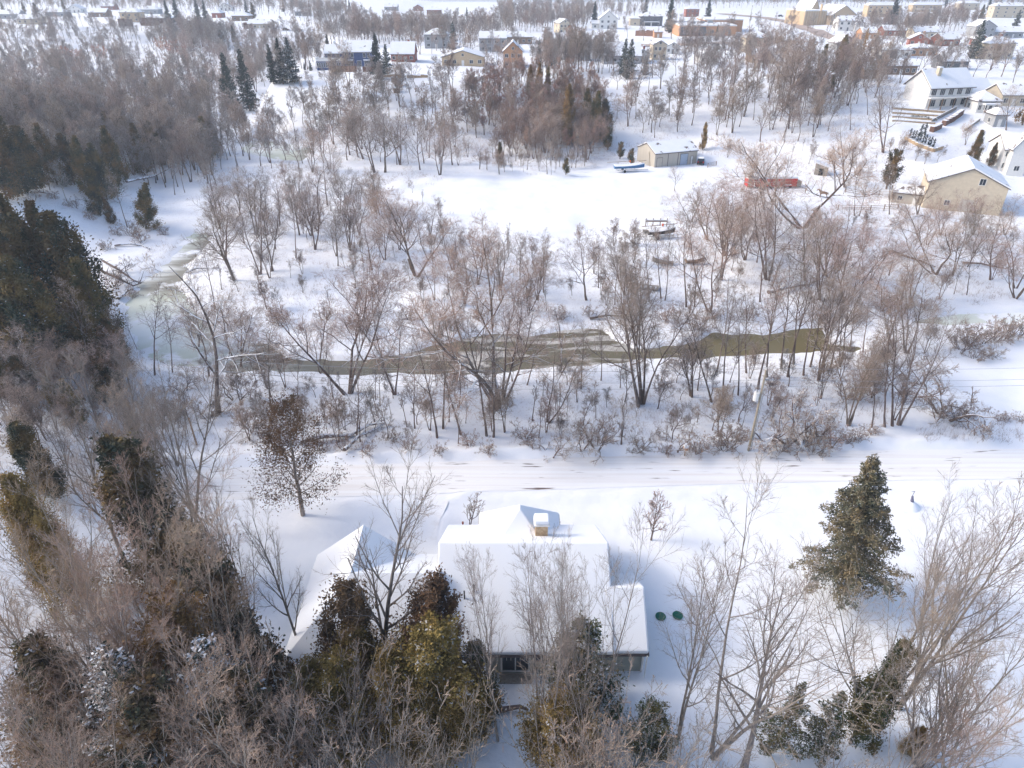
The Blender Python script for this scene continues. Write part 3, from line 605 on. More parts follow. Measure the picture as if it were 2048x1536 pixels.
RG = random.Random(5)
def place(key, x, y, h, rot=None, leanx=0., leany=0., name="bare_tree", label=None, cat="tree", group=None, fat=1.0, z=None):
    p = PROTO[key]; s = h / p['h']; zz = (tz(x, y) if z is None else z) - 0.05
    rz = RG.random() * 6.28 if rot is None else rot
    E = Matrix.Rotation(leanx, 3, 'Y') @ Matrix.Rotation(-leany, 3, 'X') @ Matrix.Rotation(rz, 3, 'Z')
    if p['far']:
        o = link(name, p['mesh'])
    else:
        o = empty(name, (0, 0, 0)); link("trunk", p['trunk'], o); link("crown", p['crown'], o)
    o.location = (x, y, zz); o.rotation_euler = E.to_euler(); o.scale = (s * fat, s * fat, s)
    tag(o, label, cat, group); return o
ORD = ["first","second","third","fourth","fifth","sixth","seventh","eighth","ninth","tenth","eleventh","twelfth","thirteenth","fourteenth","fifteenth","sixteenth","seventeenth","eighteenth","nineteenth","twentieth","twenty-first","twenty-second","twenty-third","twenty-fourth"]
LOOK = {'round':'spreading','thin':'slender grey','red':'reddish','grey':'grey twiggy','snowy':'snow laden','wide':'wide reddish','reed':'many stemmed','pale':'pale barked','orange':'orange twigged','scrub':'low tangled','thorn':'gnarled low','near':'tall tan','far':'distant','cedar':'dark green','gold':'bronze','spruce':'dark','sprucesnow':'snowy'}
def zone(phrase, lst, group, name="bare_tree", noun="bare tree", cat="tree"):
    """lst: (px, py_base, py_top, proto, [px_top], [fat]); labels name each tree by its place in its row"""
    lst = sorted(lst, key=lambda t: t[0]); out = []
    for i, t in enumerate(lst):
        px, py, pt, key = t[:4]; p = gp(px, py); h = max(1.0, top_h(p, pt) * (.82 if key[:5] in ('scrub', 'thorn') else 1)); lx = 0
        pxt = t[4] if len(t) > 4 and t[4] is not None else None; fat = t[5] if len(t) > 5 else 1.0
        if pxt is not None:
            _, _, dep = proj(p.x, p.y, p.z + h); lx = math.atan(((pxt - 1024) / F * dep - p.x) / h); lx = max(-.24, min(.24, lx))
        look = next((LOOK[k] for k in sorted(LOOK, key=len, reverse=True) if key.startswith(k)), 'bare')
        if len(lst) == 1: lab = f"{look} {noun} {phrase}"
        elif i == len(lst) - 1: lab = f"{look} {noun}, rightmost {phrase}"
        elif i == 0: lab = f"{look} {noun}, leftmost {phrase}"
        else: lab = f"{look} {noun}, {ORD[i] if i < 20 else 'a later one'} from the left {phrase}"
        if len(lab.split()) > 16: lab = lab.replace(look + ' ', '', 1) if len(look.split()) > 1 else lab
        while len(lab.split()) > 16: lab = lab.replace(' of the ', ' in the ', 1) if ' of the ' in lab and False else ' '.join(lab.split()[:0] + [w for k, w in enumerate(lab.split()) if not (w == 'the' and k > 8)]) if lab.split()[9:].count('the') else ' '.join(lab.split()[1:])
        out.append(place(key, p.x, p.y, h / max(.75, math.cos(lx)), leanx=lx, name=name, label=lab, cat=cat, group=group, fat=fat, z=p.z))
    return out
def scatter(poly, n, sep, seed):
    """points inside a pixel polygon, at least sep pixels apart"""
    rg = random.Random(seed); xs = [p[0] for p in poly]; ys = [p[1] for p in poly]; out = []; tries = 0
    P_ = np.array(poly, float)
    while len(out) < n and tries < n * 60:
        tries += 1; x = rg.uniform(min(xs), max(xs)); y = rg.uniform(min(ys), max(ys))
        if float(poly_sd(np.array([x]), np.array([y]), P_)[0]) > 0: continue
        if any((x-a)**2 + ((y-b)*1.8)**2 < sep * sep for a, b in out): continue
        out.append((x, y))
    return out, rg
def fill(poly, n, sep, seed, types, hr, phrase, group, name="bare_tree", noun="bare tree", same=True, fat=1.0):
    pts, rg = scatter(poly, n, sep, seed); lst = []
    for x, y in pts:
        p = gp(x, y); h = rg.uniform(*hr); q = proj(p.x, p.y, p.z + h); lst.append((x, y, q[1], rg.choice(types), None, rg.uniform(.85, 1.2) * fat))
    obs = zone(phrase, lst, group, name=name, noun=noun)
    if same:
        for o_ in obs: o_['label'] = f"{noun} {phrase}"
    return obs
# ------------------------------------------------------------------ buildings
def chevron(w2, z0, rise, t, ov):
    s = rise / w2; u = w2 + ov; zb = z0 - s * ov
    return [(-u, zb), (0, z0 + rise), (u, zb), (u, zb + t), (0, z0 + rise + t * 1.08), (-u, zb + t)]
def hip_mesh(mb, x0, x1, y0, y1, z0, rise, t, inset=None):
    """hip roof as a closed solid, z0 eave level"""
    W = x1 - x0; D = y1 - y0; ins = min(W, D) / 2 if inset is None else inset
    if W >= D: r = [(x0 + ins, (y0+y1)/2), (x1 - ins, (y0+y1)/2)]
    else: r = [((x0+x1)/2, y0 + ins), ((x0+x1)/2, y1 - ins)]
    v = [(x0,y0,z0),(x1,y0,z0),(x1,y1,z0),(x0,y1,z0),(x0,y0,z0+t),(x1,y0,z0+t),(x1,y1,z0+t),(x0,y1,z0+t),(r[0][0],r[0][1],z0+t+rise),(r[1][0]+.01,r[1][1]+.01*(W<D),z0+t+rise)]
    f = [(0,3,2,1),(0,1,5,4),(1,2,6,5),(2,3,7,6),(3,0,4,7)]
    if W >= D: f += [(4,5,9,8),(6,7,8,9),(5,6,9),(7,4,8)]
    else: f += [(4,5,8),(6,7,9),(5,6,9,8),(7,4,8,9)]
    return mb.add(v, f)
def add_window(root, x, z, w, h, y=0., side='f', frame='white', pane='glass', bars=1, name="window"):
    """side f: facing -Y at y; l: facing -X; r: facing +X (x is then the wall plane, y the position along it)"""
    fr = MB(); pn = MB(); e = .07 + .02 * w
    def put(mb, a0, a1, z0, z1, d0, d1):
        if side == 'f': mb.box(a0, a1, y - d1, y - d0, z0, z1)
        elif side == 'l': mb.box(x - d1, x - d0, a0, a1, z0, z1)
        else: mb.box(x + d0, x + d1, a0, a1, z0, z1)
    c = x if side == 'f' else y
    a0, a1 = c - w/2, c + w/2
    put(fr, a0 - e, a0, z - e, z + h + e, -.02, .07); put(fr, a1, a1 + e, z - e, z + h + e, -.02, .07)
    put(fr, a0, a1, z + h, z + h + e, -.02, .07); put(fr, a0, a1, z - e, z, -.02, .09)
    for i in range(bars):
        q = a0 + w * (i + 1) / (bars + 1); put(fr, q - .03, q + .03, z, z + h, .03, .06)
    put(pn, a0, a1, z, z + h, 0, .025)
    f = fr.build(name, M[frame], root); pn.build("pane", M[pane], f); return f
def add_door(root, x, z, w, h, y=0., side='f', m='white', name="door", handle=True, bars=0):
    mb = MB(); hd = MB()
    def put(b, a0, a1, z0, z1, d0, d1):
        if side == 'f': b.box(a0, a1, y - d1, y - d0, z0, z1)
        elif side == 'l': b.box(x - d1, x - d0, a0, a1, z0, z1)
        else: b.box(x + d0, x + d1, a0, a1, z0, z1)
    c = x if side == 'f' else y
    put(mb, c - w/2, c + w/2, z, z + h, -.02, .05)
    for i in range(bars): q = z + h * (i + 1) / (bars + 1); put(mb, c - w/2 + .05, c + w/2 - .05, q - .03, q + .03, .05, .065)
    o = mb.build(name, M[m], root)
    if handle: put(hd, c + w*.36, c + w*.42, z + 1.0, z + 1.08, .055, .12); hd.build("handle", M['black'], o)
    return o
def chimney(root, x, y, z0, z1, w=.7, m='brick', cap=True):
    o = MB().box(x - w/2, x + w/2, y - w/2, y + w/2, z0, z1).build("chimney", M[m], root)
    MB().box(x - w*.62, x + w*.62, y - w*.62, y + w*.62, z1 + .002, z1 + .12).box(x - w*.5, x + w*.5, y - w*.5, y + w*.5, z1 + .122, z1 + .34).build("snow", M['roofsnow'], o)
def block(root, x0, x1, y0, y1, h, rise, wall, roof='gx', snow=.22, ov=.45, rm='shingle', trim='white', zb=-1.2):
    """one volume: wall + snow covered roof; roof gx = ridge along x, gy = ridge along y, hip, flat"""
    wx, dy = x1 - x0, y1 - y0; cx, cy = (x0+x1)/2, (y0+y1)/2; mb = MB()
    if roof == 'gx': mb.prism([(y0, zb), (y1, zb), (y1, h), (cy, h + rise), (y0, h)], x0, x1, 'x')
    elif roof == 'gy': mb.prism([(x0, zb), (x1, zb), (x1, h), (cx, h + rise), (x0, h)], y0, y1, 'y')
    else: mb.box(x0, x1, y0, y1, zb, h)
    mb.build("wall", M[wall], root)
    if roof in ('gx', 'gy'):
        w2 = (dy if roof == 'gx' else wx) / 2; c = cy if roof == 'gx' else cx; a0, a1 = (x0, x1) if roof == 'gx' else (y0, y1); ax = 'x' if roof == 'gx' else 'y'
        pr = [(u + c, z) for u, z in chevron(w2, h + .01, rise, .16, ov)]
        r = MB().prism(pr, a0 - ov*.7, a1 + ov*.7, ax).build("roof", M[rm], root)
        ps = [(u + c, z) for u, z in chevron(w2, h + .20, rise, snow, ov - .03)]
        MB().prism(ps, a0 - ov*.7 + .04, a1 + ov*.7 - .04, ax).build("snow", M['roofsnow' if snow > .3 else 'roofmelt'], r, bevel=.13 if snow > .3 else 0)
    elif roof == 'hip':
        mb = MB(); hip_mesh(mb, x0 - ov, x1 + ov, y0 - ov, y1 + ov, h + .01, rise, .16); r = mb.build("roof", M[rm], root)
        mb = MB(); hip_mesh(mb, x0 - ov + .05, x1 + ov - .05, y0 - ov + .05, y1 + ov - .05, h + .18, rise, snow); mb.build("snow", M['roofsnow' if snow > .3 else 'roofmelt'], r)
    else:
        r = MB().box(x0 - .15, x1 + .15, y0 - .15, y1 + .15, h + .002, h + .35).build("roof", M[trim], root)
        MB().box(x0, x1, y0, y1, h + .352, h + .40 + snow).build("snow", M['roofsnow' if snow > .3 else 'roofmelt'], r)
    return root
def house(px, py, wpx, label, wall='cream', roof='gx', storeys=1, dep=9., rot=0., rise=None, wins=3, sidew=1, ch=None, rm='shingle', wing=None, name="house", group=None, snow=.25, cat="house", porch=False, hh=None, pitch=.42):
    p = gp(px, py); _, _, d = proj(p.x, p.y, p.z); W = wpx * d / F; h = hh or (2.8 * storeys + .3)
    root = empty(name, (p.x, p.y, p.z - .1), R(rot)); D = dep
    if rise is None: rise = (D if roof in ('gx', 'hip') else W) / 2 * pitch * 1.25
    block(root, -W/2, W/2, 0, D, h, rise, wall, roof, snow=snow, rm=rm)
    for s in range(storeys):
        n = wins
        for i in range(n):
            x = -W/2 + W * (i + .5) / n
            if s == 0 and i == n // 2: add_door(root, x, .05, 1.0, 2.05, 0, 'f', 'white' if wall != 'white' else 'dgrey'); continue
            add_window(root, x, 2.8 * s + 1.0, min(1.3, W / n * .5), 1.2)
        for i in range(sidew):
            y = D * (i + .5) / sidew
            add_window(root, -W/2, 2.8 * s + 1.0, 1.0, 1.2, y, 'l'); add_window(root, W/2, 2.8 * s + 1.0, 1.0, 1.2, y, 'r')
    if roof == 'gy' and h + rise > 4.5: add_window(root, 0, h + rise * .2, .8, .9)
    if ch: chimney(root, W * .22, D * .5 + .9, h, h + rise + 1.1, .8, ch)
    if wing:
        wx0, wx1, wy0, wy1, wh, wr, wroof = wing[:7]
        block(root, wx0 * W, wx1 * W, wy0, wy1, wh, wr, wing[7] if len(wing) > 7 else wall, wroof, snow=snow, rm=rm)
        add_window(root, (wx0 + wx1) / 2 * W, 1.0, 1.1, 1.1, wy0)
    if porch:
        pr = MB().box(-W*.35, W*.35, -2.2, -.01, 2.5, 2.62); pr.build("porch_roof", M['white'], root)
        for q in (-.33, 0, .33): MB().box(q*W - .08, q*W + .08, -2.1, -1.94, 0, 2.498).build("porch_post", M['white'], root)
        MB().box(-W*.35 + .03, W*.35 - .03, -2.17, -.02, 2.622, 2.9).build("snow", M['roofsnow'], root)
    tag(root, label, cat, group or "houses around the valley"); return root

# --- the near bungalow
def bungalow():
    root = empty("bungalow", (0, 0, 0)); Z = 0.0
    # (x0,x1,y0,y1,eave,rise,axis)
    block(root, -5.4, 7.2, 32.9, 45.4, 2.7, 4.0, 'olive', 'gx', snow=.34, ov=.5)
    MB().box(-16.0, -5.45, 31.6, 41.6, -1, 2.69).build("wall", M['olive'], root)
    for nm, zz, t, m_, sh in (("roof", 2.71, .16, 'shingle', 0), ("snow", 2.89, .34, 'roofsnow', .05)):
        mb = MB(); x0, x1, y0, y1 = -16.4 + sh, -5.42, 31.2 + sh, 42.0 - sh; ym = 36.6; rs = 3.35
        mb.add([(x0,y0,zz),(x1,y0,zz),(x1,y1,zz),(x0,y1,zz),(x0,y0,zz+t),(x1,y0,zz+t),(x1,y1,zz+t),(x0,y1,zz+t),(-12.1,ym,zz+t+rs),(x1,ym,zz+t+rs)],
               [(0,3,2,1),(0,1,5,4),(1,2,6,9,5),(2,3,7,6),(3,0,4,7),(4,5,9,8),(6,7,8,9),(7,4,8)])
        wr_ = mb.build(nm, M[m_], root if nm == "roof" else wr_)
        mb = MB(); mb.prism([(-16.4 + sh, zz + .003), (-12.1, zz + rs - .02), (-7.9 - sh, zz + .003), (-7.9 - sh, zz + t - .01), (-12.1, zz + t + rs - .02), (-16.4 + sh, zz + t - .01)], 36.6, 41.9 - sh, 'y'); mb.build("roof" if nm == "roof" else "snow", M[m_], root if nm == "roof" else wr_)
    block(root, 7.25, 9.7, 33.0, 39.6, 2.62, 2.3, 'olive', 'gx', snow=.34, ov=.45)
    mb = MB(); hip_mesh(mb, -3.0, 4.3, 39.5, 47.2, 2.75, 4.05, .16); MB().box(-2.2, 3.5, 45.45, 46.4, -1, 2.74).build("wall", M['olive'], root); r = mb.build("roof", M['shingle'], root)
    mb = MB(); hip_mesh(mb, -2.95, 4.25, 39.55, 47.15, 2.93, 4.05, .28); mb.build("snow", M['roofsnow'], r, bevel=.1)
    o = MB().box(1.9, 2.9, 41.3, 42.2, 3.5, 7.0).build("chimney", M['stone'], root)
    MB().box(1.75, 3.05, 41.15, 42.35, 7.002, 7.12).build("cap", M['white'], o); MB().box(1.8, 3.0, 41.2, 42.3, 7.122, 7.5).build("snow", M['roofsnow'], o, bevel=.12)
    # patio door with frames and bars
    fr = MB().box(-.85, -.72, 32.78, 32.93, .25, 2.5).box(1.22, 1.35, 32.78, 32.93, .25, 2.5).box(-.72, 1.22, 32.78, 32.93, 2.36, 2.5).box(-.72, 1.22, 32.76, 32.93, .25, .36).box(.21, .29, 32.80, 32.9, .36, 2.36)
    d = fr.build("patio_door", M['white'], root); MB().box(-.72, 1.22, 32.86, 32.90, .36, 2.36).build("pane", M['glass'], d)
    g = MB()
    for x in (-.4, -.08, .6, .92): g.box(x - .012, x + .012, 32.842, 32.858, 1.5, 2.36)
    g.box(-.7, 1.2, 32.842, 32.858, 1.93, 1.96); g.build("glazing_bars", M['white'], d)
    add_window(root, 2.25, 1.35, 1.25, .95, 32.9, bars=1); add_window(root, 5.2, 1.2, 1.3, 1.1, 32.9); add_window(root, -3.6, 1.2, 1.3, 1.1, 32.9); add_window(root, -12.3, 1.2, 1.4, 1.1, 31.2)
    MB().box(9.62, 9.78, 32.9, 33.05, .0, 2.6).build("corner_board", M['white'], root)
    MB().box(-.9, 1.5, 32.0, 32.7, -.1, .16).build("doorstep", M['greywood'], root)
    MB().box(1.6, 2.0, 32.45, 32.85, .0, .5).build("utility_box", M['white'], root)
    for x, y in ((-3.55, 35.6), (-2.85, 36.0)):
        z = 2.7 + (y - 32.9) / 6.25 * 4.0; MB().tube([(x, y, z), (x, y, z + 1.35)], .055, 8).build("vent_pipe", M['black'], root)
    MB().tube([(9.85, 32.45, .1), (9.85, 32.45, 2.5)], .05, 6).build("downpipe", M['white'], root)
    tag(root, "sprawling grey green bungalow under thick snow with patio door and stone chimney", "house", "houses around the valley"); return root
bungalow()

# --- the beige garage by the field
def garage():
    a = gp(1308, 335); b = gp(1392, 326); v = Vector((b.x - a.x, b.y - a.y)); L = v.length; ang = math.atan2(v.y, v.x)
    root = empty("storage_garage", (a.x, a.y, min(a.z, b.z)), ang); D = 9.5; h = 3.5
    block(root, 0, L, 0, D, h, 1.9, 'tan', 'gx', snow=.2, ov=.3)
    for c, w, hh, m, nm, bars in ((.115, .125, 2.4, 'tan', 'overhead_door', 0), (.69, .17, 2.9, 'bluemetal', 'overhead_door', 3), (.88, .045, 2.1, 'white', 'door', 0)):
        x = c * L; ww = w * L
        fr = MB().box(x - ww/2 - .1, x - ww/2, -.06, .02, 0, hh + .1).box(x + ww/2, x + ww/2 + .1, -.06, .02, 0, hh + .1).box(x - ww/2, x + ww/2, -.06, .02, hh, hh + .1).build("door_frame", M['shingle'], root)
        add_door(root, x, .02, ww - .01, hh - .04, 0, 'f', m, nm, handle=True, bars=bars)
    for c in (.31, .545): MB().box(c * L - .06, c * L + .06, -.06, .02, .02, h - .1).build("corner_board", M['shingle'], root)
    MB().tube([(-.05, 2.2, 0), (-.25, 3.0, 3.6)], .12, 6).build("downpipe", M['cream'], root)
    tag(root, "long beige metal garage with overhead doors at the edge of the snowy field", "garage", "outbuildings"); return root, L, ang
gar, garL, garA = garage()

def vehicle(px, py, label, rot, body='black', snow=True, h=1.7, name="parked_car", cat="car", lamps='red'):
    p = gp(px, py); root = empty(name, (p.x, p.y, p.z), R(rot)); W = .9; L = 2.25
    MB().prism([(-L, .45), (L, .45), (L, .9), (L*.62, 1.0), (L*.45, 1.05), (-L, 1.02)], -W, W, 'y').build("body", M[body], root, bevel=.05)
    c = MB().prism([(-L*.93, 1.0), (L*.45, 1.03), (L*.2, h - .05), (-L*.8, h)], -W*.88, W*.88, 'y').build("cabin", M['glass'], root, bevel=.05)
    for sx in (-1.4, 1.4):
        for sy in (-.82, .82):
            w = MB().tube([(sx, sy - .11, .33), (sx, sy + .11, .33)], .34, 14).build("wheel", M['tyre'], root); MB().tube([(sx, sy - .125, .33), (sx, sy + .125, .33)], .19, 10).build("rim", M['steel'], w)
    for sy in (-.7, .7): MB().box(-L - .03, -L + .02, sy - .12, sy + .12, .7, .98).build("tail_light", M['red'], root); MB().box(L - .02, L + .03, sy - .14, sy + .14, .68, .84).build("headlight", M['white'], root)
    if snow: MB().prism([(-L*.82, h + .005), (L*.22, h - .045), (L*.18, h + .17), (-L*.76, h + .22)], -W*.84, W*.84, 'y').build("snow", M['roofsnow'], root, bevel=.06)
    tag(root, label, cat, "parked vehicles"); return root
vehicle(1401, 327, "dark car with snow on its roof half hidden behind the beige garage", 75, 'black')

def boat(px, py, L, W, label, rot, hull='tarp', cover=True, trailer=True, mast=False, lift=.75, name="boat", wreck=False):
    p = gp(px, py); root = empty(name, (p.x, p.y, p.z), R(rot)); n = 11; V_ = []; zl = lift if trailer else .05
    st = []
    for i in range(n):
        t = i / (n - 1); w = W/2 * (1 - max(0, (t - .45) / .55) ** 2.2) * (.86 + .14 * min(1, t * 4)); kz = zl + .28 * max(0, (t - .6) / .4) ** 2; gz = zl + .85 + .35 * t * t
        x = -L/2 + L * t; st.append([(x, -w, gz), (x, -w*.8, kz + .35), (x, 0, kz), (x, w*.8, kz + .35), (x, w, gz)])
    vs = [q for s in st for q in s]; fs = [(i*5+j, (i+1)*5+j, (i+1)*5+j+1, i*5+j+1) for i in range(n-1) for j in range(4)] + [(0,1,2,3,4)]
    MB().add(vs, fs).build("hull", M[hull], root, smooth=False)
    vs = []; 
    for i in range(n):
        s = st[i]; w = abs(s[0][1]) * .94; z = s[0][2] + .02; x = s[0][0]; vs += [(x, -w, z), (x, -w*.5, z + (.25 if cover else .08)), (x, w*.5, z + (.25 if cover else .08)), (x, w, z)]
    fs = [(i*4+j, (i+1)*4+j, (i+1)*4+j+1, i*4+j+1) for i in range(n-1) for j in range(3)] + [(0,1,2,3)]
    MB().add(vs, fs).build("snow", M['roofsnow'], root)
    if trailer:
        f = MB().box(-L*.45, L*.62, -.06, .06, .38, .48)
        for x in (-L*.4, -L*.1, L*.2): f.box(x - .05, x + .05, -W*.42, W*.42, .482, .56)
        for s in (-1, 1): f.box(-L*.42, L*.25, s*W*.4 - .04, s*W*.4 + .04, .562, .78)
        t_ = f.build("trailer_frame", M['steel'], root)
        for s in (-1, 1): MB().tube([(-L*.18, s*W*.5 - .1, .3), (-L*.18, s*W*.5 + .1, .3)], .32, 12).build("wheel", M['tyre'], root)
    if mast:
        MB().tube([(-L*.75, .15, zl + 1.75), (L*.55, .15, zl + 1.95)], .06, 6).build("mast", M['wood'], root)
        for x in (-L*.38, L*.42): MB().box(x - .05, x + .05, .08, .2, zl + .9, zl + 1.8).build("mast_support", M['steel'], root)
        MB().box(0, .25, .02, .24, zl + 1.6, zl + 2.1).build("flag", M['orange'], root)
    tag(root, label, "boat", "laid up boats"); return root
boat(1258, 343, 8.2, 2.5, "snow covered sailboat on a trailer with blue tarpaulin and mast beside the garage", 6, 'tarp', mast=True)
boat(1322, 476, 5.6, 2.0, "dark boat with an orange flag among snowy clutter at the field edge", 10, 'black', mast=True)
boat(1306, 466, 4.2, 2.0, "low snow covered boat behind the one with the orange flag", -8, 'greywood', trailer=False)
boat(1325, 528, 3.8, 1.4, "small open rowing boat lying tilted on the snow beside four thin posts", 165, 'greywood', cover=False, trailer=False)
boat(1389, 527, 3.4, 1.4, "small brown rowing boat piled with brush behind a slim tree", 10, 'wood', cover=False, trailer=False)
def dock():
    p = gp(1288, 577); root = empty("floating_dock", (p.x, p.y, p.z), R(-14)); MB().box(-2.4, 2.4, -.9, .9, .25, .4).build("deck", M['greywood'], root)
    for x in (-1.8, 0, 1.8): MB().box(x - .3, x + .3, -.8, .8, .02, .248).build("float", M['dgrey'], root)
    for i in range(6): MB().box(-2.3 + .8*i, -2.0 + .8*i, -.7, .1, .402, .5).build("snow", M['roofsnow'], root)
    tag(root, "grey plank dock lying on the snow behind the river trees", "dock")
dock()
for i, (px, py) in enumerate(((1341, 510), (1349, 517), (1358, 525), (1367, 533))):
    p = gp(px, py); tag(MB().tube([(0,0,-.2),(0.03,0,1.5)], .06, 7).build("fence_post", M['greywood'], None, (p.x, p.y, p.z)), f"thin bare post, {ORD[i]} from the left of four beside the rowing boat", "post", "four posts by the rowing boats")
# wooden rack with snow
def rack():
    p = gp(1313, 452); root = empty("boat_rack", (p.x, p.y, p.z)); MB().box(-2.4, 2.2, -.1, .1, .9, 1.2).build("rail", M['wood'], root)
    for x in (-2.3, -.8, .7, 2.1): MB().box(x - .07, x + .07, -.098, .098, -.1, 1.6).build("post", M['wood'], root)
    MB().box(-2.4, 2.2, -.12, .12, 1.203, 1.35).build("snow", M['roofsnow'], root)
    tag(root, "brown wooden rail rack behind the laid up boats", "rack")
rack()

# --- red trailer with white lettering
def red_trailer():
    a = gp(1494, 377); b = gp(1592, 376); L = b.x - a.x; root = empty("red_trailer", ((a.x+b.x)/2, (a.y+b.y)/2, a.z), math.atan2(b.y - a.y, b.x - a.x)); W = 2.5; h = 2.2
    MB().box(-L/2, L/2, 0, W, .35, h).build("body", M['red'], root)
    MB().box(-L/2, -L/2 + .9, -.02, -.001, .35, h - .1).build("end_panel", M['obrick'], root)
    for i in range(14): MB().box(-L/2 + 1.1 + i*L*.065, -L/2 + 1.15 + i*L*.065, -.03, -.002, .4, h - .1).build("rib", M['red'], root)
    MB().box(-L/2 - .05, L/2 + .05, -.05, W + .05, h + .002, h + .45).build("snow", M['roofsnow'], root, bevel=.1)
    for x in (-L*.3, L*.28, L*.38):
        for y in (.2, W - .2): MB().tube([(x, y - .12, .3), (x, y + .12, .3)], .4, 12).build("wheel", M['tyre'], root)
    cu = bpy.data.curves.new("lettering", 'FONT'); cu.body = "IC L IS"; cu.size = 1.15; cu.extrude = .01; cu.align_x = 'CENTER'
    t0 = bpy.data.objects.new("lettering_curve", cu); COL.objects.link(t0); lm = bpy.data.meshes.new_from_object(t0); bpy.data.objects.remove(t0); lm.materials.clear(); lm.materials.append(M['white'])
    t = link("lettering", lm, root, (.2, -.06, .75), (R(90), 0, 0))
    MB().prism([(2.9, .62), (3.6, .95), (4.1, .75), (4.6, 1.0), (5.1, .62)], -.05, -.035, 'y').build("emblem", M['white'], root)
    MB().box(L/2 + .1, L/2 + 1.3, .3, 2.0, .1, 1.5).build("crate", M['greywood'], root)
    tag(root, "long red box trailer with white lettering and snow on top behind the big tree", "trailer")
red_trailer()
def shack():
    p = gp(1641, 348); root = empty("shack", (p.x, p.y, p.z), R(-25)); MB().prism([(-1.6, -.3), (1.6, -.3), (1.6, 2.0), (-1.6, 2.9)], -1.4, 1.4, 'y').build("wall", M['greywood'], root)
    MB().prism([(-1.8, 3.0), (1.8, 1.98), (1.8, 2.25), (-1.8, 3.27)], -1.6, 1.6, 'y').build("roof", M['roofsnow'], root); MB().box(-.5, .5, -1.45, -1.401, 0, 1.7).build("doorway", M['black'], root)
    tag(root, "small leaning grey wooden shack with a black doorway on the slope", "shed", "outbuildings")
shack()

# --- the barn at the right with its low annex
def barn():
    a = gp(1848, 420); Rr = empty("barn", (a.x + .5, a.y + 2, a.z - .5), R(-24)); W = 15; D = 13
    block(Rr, 0, W, 0, D, 6.2, 3.4, 'cream', 'gy', snow=.25, ov=.4, zb=-2)
    add_window(Rr, W*.66, 6.5, 1.1, 1.3); add_window(Rr, W*.3, 1.6, 1.0, 1.0); add_door(Rr, W*.55, .6, 2.6, 2.6, 0, 'f', 'tan', 'barn_door')
    block(Rr, -6.2, -.02, 2.5, 7.5, 2.6, 1.0, 'tan', 'gx', snow=.25, ov=.35, zb=-1)
    add_door(Rr, -1.4, .1, 1.0, 2.1, 2.5, 'f', 'white'); add_window(Rr, -4.6, 1.0, .9, .9, 2.5)
    tag(Rr, "large tan barn with a broad snowy roof and a low annex on its left", "barn", "outbuildings")
barn()

# --- white two storey house with balcony, upper right
def balcony_house():
    p = gp(1893, 213); root = empty("house", (p.x, p.y, p.z - .3), R(14)); W = 15
    block(root, -W/2, W/2, 0, 10, 5.8, 4.0, 'white', 'gx', snow=.25, ov=.7, zb=-3)
    for s, n in ((0, 4), (1, 5)):
        for i in range(n): add_window(root, -W/2 + W*(i + .5)/n, 2.95*s + .5, W/n*.55, 1.8, bars=2)
    bl = MB().box(-W/2 - 1.5, W/2 + .3, -2.6, -.01, 3.0, 3.2).build("balcony", M['white'], root); MB().box(-W/2 - 1.5, W/2 + .3, -2.6, -2.52, 3.9, 4.0).box(-W/2 - 1.5, -W/2 - 1.42, -2.5, -.02, 3.9, 4.0).build("rail", M['white'], bl)
    for i in range(9): MB().box(-W/2 - 1.45 + i*2.2, -W/2 - 1.37 + i*2.2, -2.58, -2.5, 3.202, 3.898).build("baluster", M['white'], bl)
    for i in range(5): MB().box(-W/2 - 1.2 + i*4.3, -W/2 - 1.0 + i*4.3, -2.4, -2.2, -2, 2.998).build("porch_post", M['wood'], root)
    chimney(root, -W*.22, 3.2, 6.5, 10.6, 1.1, 'cream')
    block(root, W/2 + .02, W/2 + 13, 5, 13, 3.2, 2.8, 'brick', 'gx', snow=.25, ov=.5, zb=-2); add_window(root, W/2 + 4, 1.0, 1.2, 1.2, 5)
    add_window(root, W/2, 4.0, 1.3, 1.5, 2.4, 'r'); add_window(root, W/2, 4.6, .8, 1.0, 6, 'r'); add_window(root, W/2, .6, 1.6, 1.1, 2.2, 'r')
    tag(root, "large white hillside house with a long balcony, stone chimney and attached garage wing", "house", "houses around the valley")
balcony_house()

# --- navy blue house with white porch
def blue_house():
    p = gp(697, 135); root = empty("house", (p.x, p.y, p.z - .1), R(2)); 
    block(root, -1.6, 9.2, 0, 9, 5.6, 3.2, 'blue', 'gx', snow=.3, ov=.5); block(root, -8.6, -1.65, .5, 8, 5.0, 2.4, 'blue', 'gx', snow=.3, ov=.45)
    block(root, -11.2, -1.7, -4.2, .45, 2.7, .1, 'blue', 'flat', snow=.15)
    for i in range(11): add_window(root, -10.8 + i*.84, .6, .45, 1.6, -4.2, bars=0)
    for x in (-.4, 2.0, 6.6, 8.2): add_window(root, x, 3.6, .9, 1.5, bars=1)
    for x in (-6.9, -3.6): add_window(root, x, 3.5, 1.2, 1.4, .5, bars=1)
    for x, w in ((.8, 2.4), (4.4, 1.6), (7.4, 2.0)): add_window(root, x, .5, w, 1.9, bars=3)
    mb = MB().box(-11.3, -1.6, -4.35, -4.27, 3.3, 4.0).box(-11.38, -11.3, -4.35, .4, 3.3, 4.0); mb.build("balcony_rail", M['white'], root)
    chimney(root, -5.2, 4.6, 6.8, 8.6, .7, 'white')
    MB().box(-.4, 2.2, -1.6, -.01, 2.7, 2.95).build("porch_roof", M['roofsnow'], root); MB().box(6.2, 8.6, -1.6, -.01, 2.7, 2.95).build("porch_roof", M['roofsnow'], root)
    tag(root, "navy blue two storey house with white trimmed windows above the bluff", "house", "houses around the valley")
blue_house()

